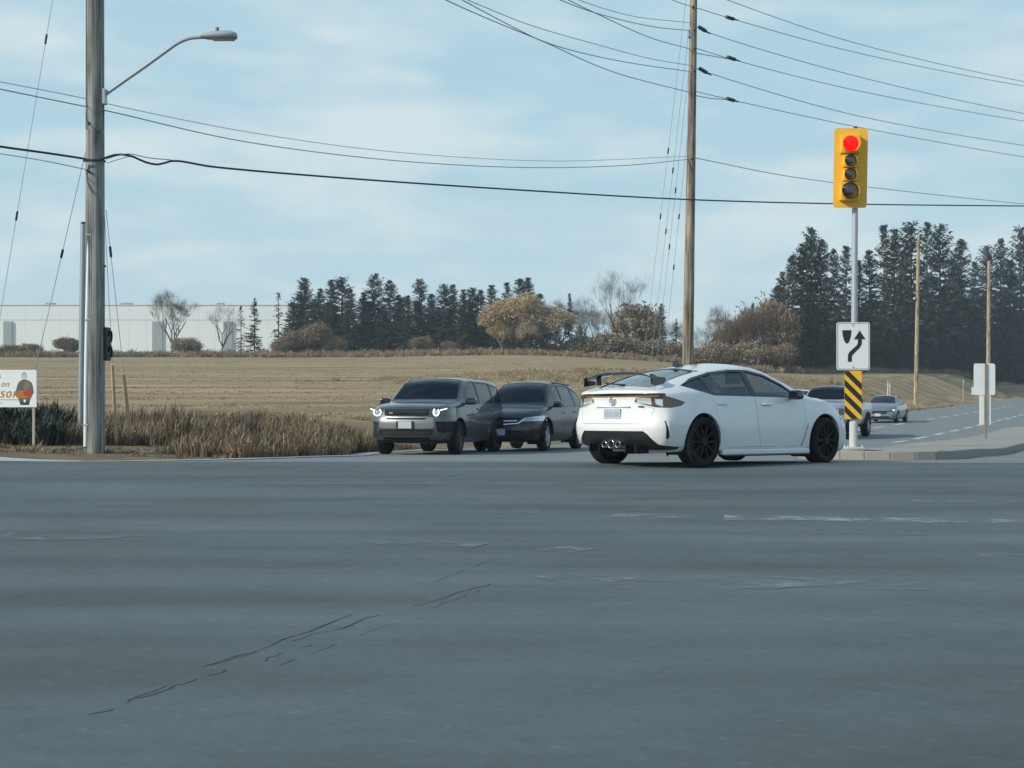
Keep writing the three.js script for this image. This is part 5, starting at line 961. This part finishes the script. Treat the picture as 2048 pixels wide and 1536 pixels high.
function broadleaf(Gx, px, topY, d, label, { wide = 1, name = 'bare_tree', bark = greyBark, twigMat = twigM, turn = 0, group } = {}) {
  const b = onGround(px, d), h = EYE + (768 - topY) * d / FPX - b.y, s = h / Gx.h, t = thing(name, label, 'tree', V(b.x, b.y - 0.05, b.z), turn, group); t.scale.set(s * wide, s, s * wide);
  part('trunk', Gx.trunk, bark, t); part(Gx.leaves ? 'twigs' : 'crown', Gx.crown, twigMat, t); if (Gx.leaves) part('crown', Gx.leaves, leafM, t); return t;
}
const BT = [treeGeo(3, 10, 0.58, { forks: 6, trunkH: 0.16, r0: 0.017, up: 0.9, limbs: 4, twig: 0.7 }), treeGeo(8, 9, 0.75, { forks: 5, trunkH: 0.2, limbs: 4 }), treeGeo(15, 16, 0.62, { forks: 6, trunkH: 0.30, r0: 0.019, limbs: 4 }), treeGeo(21, 10, 0.65, { forks: 6, trunkH: 0.22, limbs: 4 }), treeGeo(33, 9, 0.45, { forks: 5, trunkH: 0.3, r0: 0.012 })];
const TAN = [0.44, 0.33, 0.19];
const WT = [treeGeo(41, 8, 0.95, { forks: 5, trunkH: 0.10, leaf: TAN, leafN: 15, leafSize: 0.12, limbs: 10, twig: 1.4, up: 0.5 }), treeGeo(47, 8, 0.95, { forks: 5, trunkH: 0.10, up: 0.5, leaf: [0.37, 0.30, 0.20], leafN: 13, leafSize: 0.12, limbs: 10, twig: 1.4 }), treeGeo(49, 6, 0.9, { forks: 5, trunkH: 0.06, up: 0.6, leaf: [0.21, 0.155, 0.105], leafN: 7, leafSize: 0.10, limbs: 8, twig: 1.3 }), treeGeo(57, 6, 0.9, { forks: 4, trunkH: 0.05, up: 0.6, leaf: [0.26, 0.21, 0.14], leafN: 8, leafSize: 0.11, limbs: 8, twig: 1.5 })];
// the left skyline
broadleaf(BT[0], 345, 568, 205, 'round-headed bare tree right of the left wooden pole', { wide: 1.15, bark: greyBark });
broadleaf(BT[1], 444, 602, 205, 'dark forked bare tree left of the spruce clump', { wide: 1.1, bark: barkM, twigMat: darkTwig, turn: 1.2 });
spruce(BR[0], 509, 596, 206, 'small rusty brown conifer at the left end of the clump', undefined, 1.1, 'conifer_tree');
spruce(BR[1], 557, 585, 210, 'thin see-through conifer left of the spruce clump', undefined, 1.2, 'conifer_tree');
spruce(BR[1], 482, 612, 214, 'low thin conifer between the bare tree and the rusty one', undefined, 1.1, 'conifer_tree');
// the clump in the middle
const nth = (i) => ['first', 'second', 'third', 'fourth', 'fifth', 'sixth', 'seventh', 'eighth', 'ninth', 'tenth', 'eleventh', 'twelfth', 'thirteenth', 'fourteenth', 'fifteenth', 'sixteenth', 'seventeenth', 'eighteenth', 'nineteenth', 'twentieth', 'twenty-first', 'twenty-second', 'twenty-third', 'twenty-fourth'][i];
const clump = [[585, 604, 0], [608, 556, 2], [640, 578, 1], [662, 560, 0], [684, 555, 4], [700, 580, 1], [728, 585, 3], [749, 548, 2], [780, 562, 1], [797, 590, 0], [815, 592, 3], [839, 559, 4], [862, 588, 0], [889, 569, 2], [905, 570, 3], [926, 580, 1], [945, 576, 4], [961, 580, 0], [984, 571, 1], [1014, 566, 3], [1040, 558, 0], [1057, 556, 1], [1080, 588, 0]];
clump.forEach(([px, ty, k], i) => spruce(k, px, ty, 214 + ((i * 7) % 5) * 2.4, ty < 558 && px < 800 ? (px < 620 ? 'leftmost tall spruce of the clump beyond the field' : px < 700 ? 'tall spruce left of the gap in the clump' : 'tallest broad spruce right of the gap in the clump') : `${nth(i)} spruce top from the left in the clump beyond the field`, 'spruces of the clump beyond the field', [1.7, 1.4, 1.55, 1.35][i % 4]));
for (let i = 0; i < 20; i++) { const px = 600 + i * 23 + (i % 3) * 5; if (px > 705 && px < 722) continue; spruce(i % 5, px, 592 + ((i * 37) % 30), 226, 'shorter shaded spruce filling the back of the clump beyond the field', 'spruces of the clump beyond the field', 2.0); }
for (const [px, ty, k, w, i0] of [[590, 662, 2, 0.9], [626, 648, 2, 0.8], [668, 672, 2, 1.0], [845, 674, 2, 1.1], [900, 682, 2, 1.0], [560, 682, 3, 1.0]].sort((a, b) => a[0] - b[0]).entries().map(([i, a]) => [...a, i])) broadleaf(WT[k], px, ty, 203, `${nth(i0)} low bush from the left at the foot of the spruce clump`, { wide: w, name: 'bush', bark: barkM, twigMat: redTwig, turn: px, group: 'bushes below the spruce clump' });
broadleaf(WT[0], 1026, 588, 201, 'golden tan leafy tree in front of the spruce clump', { wide: 1.0, name: 'leafy_tree', turn: 0.4 });
broadleaf(WT[1], 1084, 604, 202, 'duller tan leafy tree right of the golden one', { wide: 1.0, name: 'leafy_tree', turn: 2.0 });
broadleaf(WT[0], 1004, 628, 199, 'lower tan leafy tree at the left foot of the golden one', { wide: 0.8, name: 'leafy_tree', turn: 3.1 });
broadleaf(WT[1], 1052, 636, 199, 'lower tan leafy tree between the golden and the duller one', { wide: 0.8, name: 'leafy_tree', turn: 1.3 });
broadleaf(BT[3], 1122, 588, 208, 'bare grey tree between the tan tree and the narrow spruce', { turn: 0.5, bark: barkM, twigMat: darkTwig });
broadleaf(BT[3], 1165, 583, 210, 'bare grey tree right of the narrow spruce', { turn: 2.2, bark: barkM });
spruce(3, 1139, 588, 206, 'narrow lone spruce between two bare trees', undefined, 0.8);
broadleaf(BT[2], 1238, 528, 204, 'tallest bare tree with a leaning forked trunk left of the middle pole', { wide: 0.95, turn: 0.9, bark: barkM, twigMat: darkTwig });
broadleaf(BT[4], 1200, 600, 207, 'small bare tree just left of the tallest bare tree', { turn: 0.3, wide: 1.3 });
broadleaf(WT[3], 1270, 622, 206, 'thin tan leafy tree right of the tallest bare tree', { name: 'leafy_tree', turn: 1.0, wide: 0.8 });
broadleaf(BT[4], 1300, 615, 208, 'small bare tree left of the pointed spruce', { turn: 2.6, wide: 1.2 });
spruce(1, 1323, 608, 207, 'pointed lone spruce left of the middle pole', undefined, 1.15);
spruce(BR[0], 1352, 638, 210, 'short brownish conifer touching the middle pole', undefined, 1.1, 'conifer_tree');
for (const [i0, [px, ty]] of [[1105, 690], [1165, 678], [1215, 672], [1262, 682], [1310, 684], [1350, 690]].entries()) broadleaf(WT[3], px, ty, 201, `${nth(i0)} low tan bush from the left along the field edge before the middle pole`, { wide: 1.6, name: 'bush', turn: px, group: 'bushes along the field edge' });
broadleaf(BT[4], 1408, 645, 220, 'faint bare sapling just right of the middle pole', { turn: 1.4, wide: 1.3 });
broadleaf(BT[3], 1440, 600, 195, 'bare tree left of the russet thicket', { turn: 1.1, twigMat: darkTwig });
for (const [i0, [px, ty, k]] of [[1440, 676, 2], [1462, 646, 2], [1486, 668, 2], [1508, 622, 2], [1530, 658, 2], [1552, 606, 2]].entries()) broadleaf(WT[k], px, ty, 178, `${nth(i0)} russet brown thicket tree from the left, beside the big spruces`, { wide: 0.55, name: 'thicket_tree', bark: barkM, twigMat: redTwig, turn: px, group: 'russet thicket trees' });
spruce(3, 1505, 608, 182, 'slender dark spruce inside the russet thicket', undefined, 0.9);
// the big stand on the right
const stand = [[1566, 545, 1, 148], [1584, 512, 0, 147], [1606, 488, 4, 146], [1622, 456, 2, 145], [1642, 480, 0, 148], [1668, 500, 1, 150], [1692, 494, 3, 152], [1718, 522, 0, 148], [1739, 502, 1, 146], [1768, 452, 3, 148], [1788, 460, 1, 151], [1808, 500, 0, 146], [1822, 445, 4, 147], [1854, 447, 3, 150], [1880, 450, 2, 147], [1904, 520, 1, 149], [1923, 480, 0, 148], [1950, 525, 3, 147], [1975, 493, 2, 149], [2001, 480, 1, 147], [2020, 520, 0, 146], [2042, 456, 4, 148], [2068, 490, 1, 148], [2090, 470, 2, 150]];
const standD = (px) => 186 + (px - 1560) * 0.2;
stand.forEach(([px, ty, k, d], i) => spruce(k, px, ty, standD(px) + (d - 148), px === 1622 ? 'tallest broad spruce at the left end of the right-hand stand' : px === 1822 ? 'tallest spruce in the stand, behind the nearer tan power pole' : px === 1768 ? 'narrow-topped tall spruce right of the signal pole' : `${nth(i)} spruce top from the left in the right-hand stand`, 'spruces of the right-hand stand', [1.15, 0.95, 1.05, 0.9][i % 4]));
for (let i = 0; i < 24; i++) spruce(i % 5, 1556 + i * 23 + (i % 4) * 4, 572 + ((i * 53) % 56), standD(1556 + i * 23) + 9 + (i % 3) * 3, 'shorter shaded spruce filling the back of the right-hand stand', 'spruces of the right-hand stand', 1.5);
for (let i = 0; i < 18; i++) spruce([2, 0, 4][i % 3], 1560 + i * 30 + (i % 2) * 9, 648 + ((i * 29) % 38), standD(1560 + i * 30) - 6 + (i % 2), `${nth(i)} low young spruce from the left along the foot of the stand`, 'young spruces below the stand', 2.1, 'young_spruce');
// hedge and shrubs at the left
for (const [px, ty, k, w, lab] of [[20, 692, 3, 2.0, 'tan shrub at the far left below the warehouse'], [58, 690, 3, 1.8, 'second tan shrub from the left edge below the warehouse'], [140, 676, 2, 1.3, 'dark brown shrub just left of the wooden pole'], [375, 680, 3, 1.5, 'tan shrub beside the round-headed bare tree']]) broadleaf(WT[k], px, ty, 200, lab, { wide: w, name: 'shrub', bark: barkM, twigMat: redTwig, turn: px });
for (const [i0, [px, ty, k, w]] of [[1400, 700, 3, 1.2], [1432, 690, 3, 1.0], [1466, 698, 2, 1.2], [1500, 690, 3, 1.0], [1530, 698, 2, 1.2], [1556, 690, 2, 1.0]].entries()) broadleaf(WT[k], px, ty, 172, `${nth(i0)} low brush clump from the left under the russet thicket`, { wide: w, name: 'brush', bark: barkM, twigMat: redTwig, turn: px, group: 'brush under the thicket' });
for (const [i0, [px, ty]] of [[1380, 655], [1396, 668], [1424, 640], [1452, 622], [1474, 612], [1496, 604], [1520, 596], [1544, 590]].entries()) broadleaf(BT[4], px, ty, 176, `${nth(i0)} thin grey sapling from the left between middle pole and thicket`, { turn: px, wide: 1.2, twigMat: px > 1440 ? redTwig : twigM, group: 'saplings beside the thicket' });
for (const [i0, [px, ty, k, dark]] of [[1098, 606, 3, 1], [1148, 600, 4, 0], [1184, 612, 3, 0], [1222, 606, 4, 0], [1256, 598, 3, 0], [1284, 618, 4, 1], [1308, 626, 3, 0], [1340, 628, 4, 1], [1360, 640, 3, 0]].entries()) broadleaf(BT[k], px, ty, 213, `${nth(i0)} grey bare tree from the left in the thin row behind the tallest bare tree`, { turn: px, bark: dark ? barkM : greyBark, twigMat: dark ? darkTwig : twigM, group: 'bare trees behind the field edge' });
for (const [i0, [px, ty, k]] of [[1112, 632, 0], [1160, 650, 2], [1262, 668, 2], [1286, 660, 0]].entries()) spruce(k, px, ty, 217, `${nth(i0)} low dark spruce from the left behind the bare trees`, 'low spruces behind the bare trees', 1.8);
// ---------------- grasses
function tuftGeo(sd, n, h, spread, w, col, droop = 0.5) {
  reseed(sd); const T = [], K = [];
  for (let i = 0; i < n; i++) {
    const az = rnd() * 6.283, hh = h * rr(0.5, 1.15), x = rr(-1, 1) * spread * 0.4, z = rr(-1, 1) * spread * 0.4, dx = Math.cos(az) * spread * rr(0.2, 1), dz = Math.sin(az) * spread * rr(0.2, 1), nx = -Math.sin(az) * w, nz = Math.cos(az) * w, c = rr(0.65, 1.3), mx = x + dx * 0.35, mz = z + dz * 0.35, my = hh * 0.62, ey = hh * (1 - droop * rnd() * 0.6);
    T.push(x - nx, 0, z - nz, x + nx, 0, z + nz, mx - nx * 0.7, my, mz - nz * 0.7, x + nx, 0, z + nz, mx + nx * 0.7, my, mz + nz * 0.7, mx - nx * 0.7, my, mz - nz * 0.7, mx - nx * 0.7, my, mz - nz * 0.7, mx + nx * 0.7, my, mz + nz * 0.7, x + dx, ey, z + dz);
    for (let v = 0; v < 9; v++) K.push(col[0] * c, col[1] * c, col[2] * c);
  }
  return triGeo(T, K);
}
function scatter(name, label, geo, mat, n, where, sc, cat = 'grass') {
  const m = new THREE.InstancedMesh(geo, mat, n), M = new THREE.Matrix4(), Q = new THREE.Quaternion(), col = new THREE.Color(); let k = 0, guard = 0;
  while (k < n && guard++ < n * 30) { const p = where(); if (!p) continue; const s = rr(sc[0], sc[1]) * (1 + 0.9 * fbm(p[0] * 0.45, p[1] * 0.45, 12.5, 2)); Q.setFromAxisAngle(V(0, 1, 0), rnd() * 6.283); M.compose(V(p[0], groundY(p[0], p[1]) - 0.03, -p[1]), Q, V(s, s * rr(0.8, 1.2), s)); m.setMatrixAt(k, M); const c = rr(0.75, 1.2); m.setColorAt(k, col.setRGB(c, c * rr(0.96, 1.03), c)); k++; }
  m.count = k; m.name = name; m.castShadow = m.receiveShadow = true; scene.add(m); tag(m, label, cat, undefined, 'stuff'); return m;
}
const grassM = leafMat();
const clear = (x, d) => d > mainEdge(x) + 2.0 && x < leftX(d) - 0.25;
reseed(777);
scatter('verge_weeds', 'tall dry weeds and grass along the verge before the tan field', tuftGeo(5, 26, 0.40, 0.30, 0.010, [0.29, 0.215, 0.13]), grassM, 3000, () => { const d = rr(25.5, 37), x = lerp(-13, leftX(d) - 0.1, rnd()); return clear(x, d) && fbm(x * 0.35, d * 0.35, 4, 2) > -0.22 && !(x < -6 && d < 27.5) ? [x, d] : null; }, [0.5, 1.15]);
scatter('dark_weeds', 'dark brown seeding weed stalks standing among the verge grass', tuftGeo(9, 22, 0.52, 0.26, 0.012, [0.17, 0.135, 0.09], 0.2), grassM, 900, () => { const d = rr(26, 36), x = lerp(-8.5, leftX(d) - 0.2, rnd()); return clear(x, d) && fbm(x * 0.5, d * 0.4, 9, 3) > -0.02 ? [x, d] : null; }, [0.5, 1.15]);
scatter('kerb_grass', 'short scattered grass on the bare soil round the left pole', tuftGeo(23, 14, 0.10, 0.12, 0.008, [0.25, 0.205, 0.13]), grassM, 900, () => { const d = 24.3 + 3.6 * rnd() ** 0.7, x = rr(-14, leftX(d) - 0.3); return d > mainEdge(x) + 1.9 && fbm(x * 0.8, d * 0.8, 2, 3) > -0.05 ? [x, d] : null; }, [0.5, 1.4]);
scatter('dark_undergrowth', 'dark green undergrowth behind the lawn sign at the left edge', tuftGeo(13, 60, 0.62, 0.42, 0.030, [0.040, 0.054, 0.044], 0.8), grassM, 520, () => { const d = rr(27.2, 32), x = rr(-14, -8.1 - (d - 27) * 0.28); return [x, d]; }, [0.7, 1.25], 'undergrowth');
scatter('field_stubble', 'short tan stubble covering the mown field', tuftGeo(17, 10, 0.05, 0.14, 0.009, [0.40, 0.31, 0.19]), grassM, 26000, () => { const d = 40 + 120 * rnd() ** 1.6, x = rr(-0.42, 0.42) * d; return x < leftX(d) - 1.2 && Math.sin(d * 0.95 + x * 0.05) + 2.5 * fbm(x * 0.1, d * 0.5, 3, 3) > -0.2 ? [x, d] : null; }, [0.7, 1.6]);
scatter('field_edge_grass', 'long pale grass strip along the far edge of the field', tuftGeo(19, 22, 0.6, 0.5, 0.030, [0.33, 0.26, 0.165]), grassM, 4200, () => { const px = rr(-40, 2090), d = px < 1420 ? rr(186, 202) : standD(px) - rr(6, 18), x = (px - 1024) * d / FPX; return x < leftX(d) - 1 ? [x, d] : null; }, [0.7, 1.5]);
scatter('thicket_grass', 'rank brown grass under the russet thicket beyond the hatchback', tuftGeo(31, 26, 1.3, 0.7, 0.03, [0.25, 0.19, 0.12]), grassM, 900, () => { const px = rr(1376, 1575), d = rr(172, 196); return [(px - 1024) * d / FPX, d]; }, [0.6, 1.2]);
scatter('bank_grass', 'dry grass on the bank beside the side road at the right', tuftGeo(29, 14, 0.22, 0.3, 0.012, [0.36, 0.285, 0.18]), grassM, 5000, () => { const d = 75 + 62 * rnd(), x = leftX(d) - 0.3 - 26 * rnd() ** 2.2; return fbm(x * 0.2, d * 0.2, 5, 3) > -0.12 ? [x, d] : null; }, [0.5, 1.3]);
// thin autumn haze
scene.fog = new THREE.FogExp2(new THREE.Color().setRGB(0.62, 0.74, 0.80), 0.00042);
renderer.render(scene, camera);
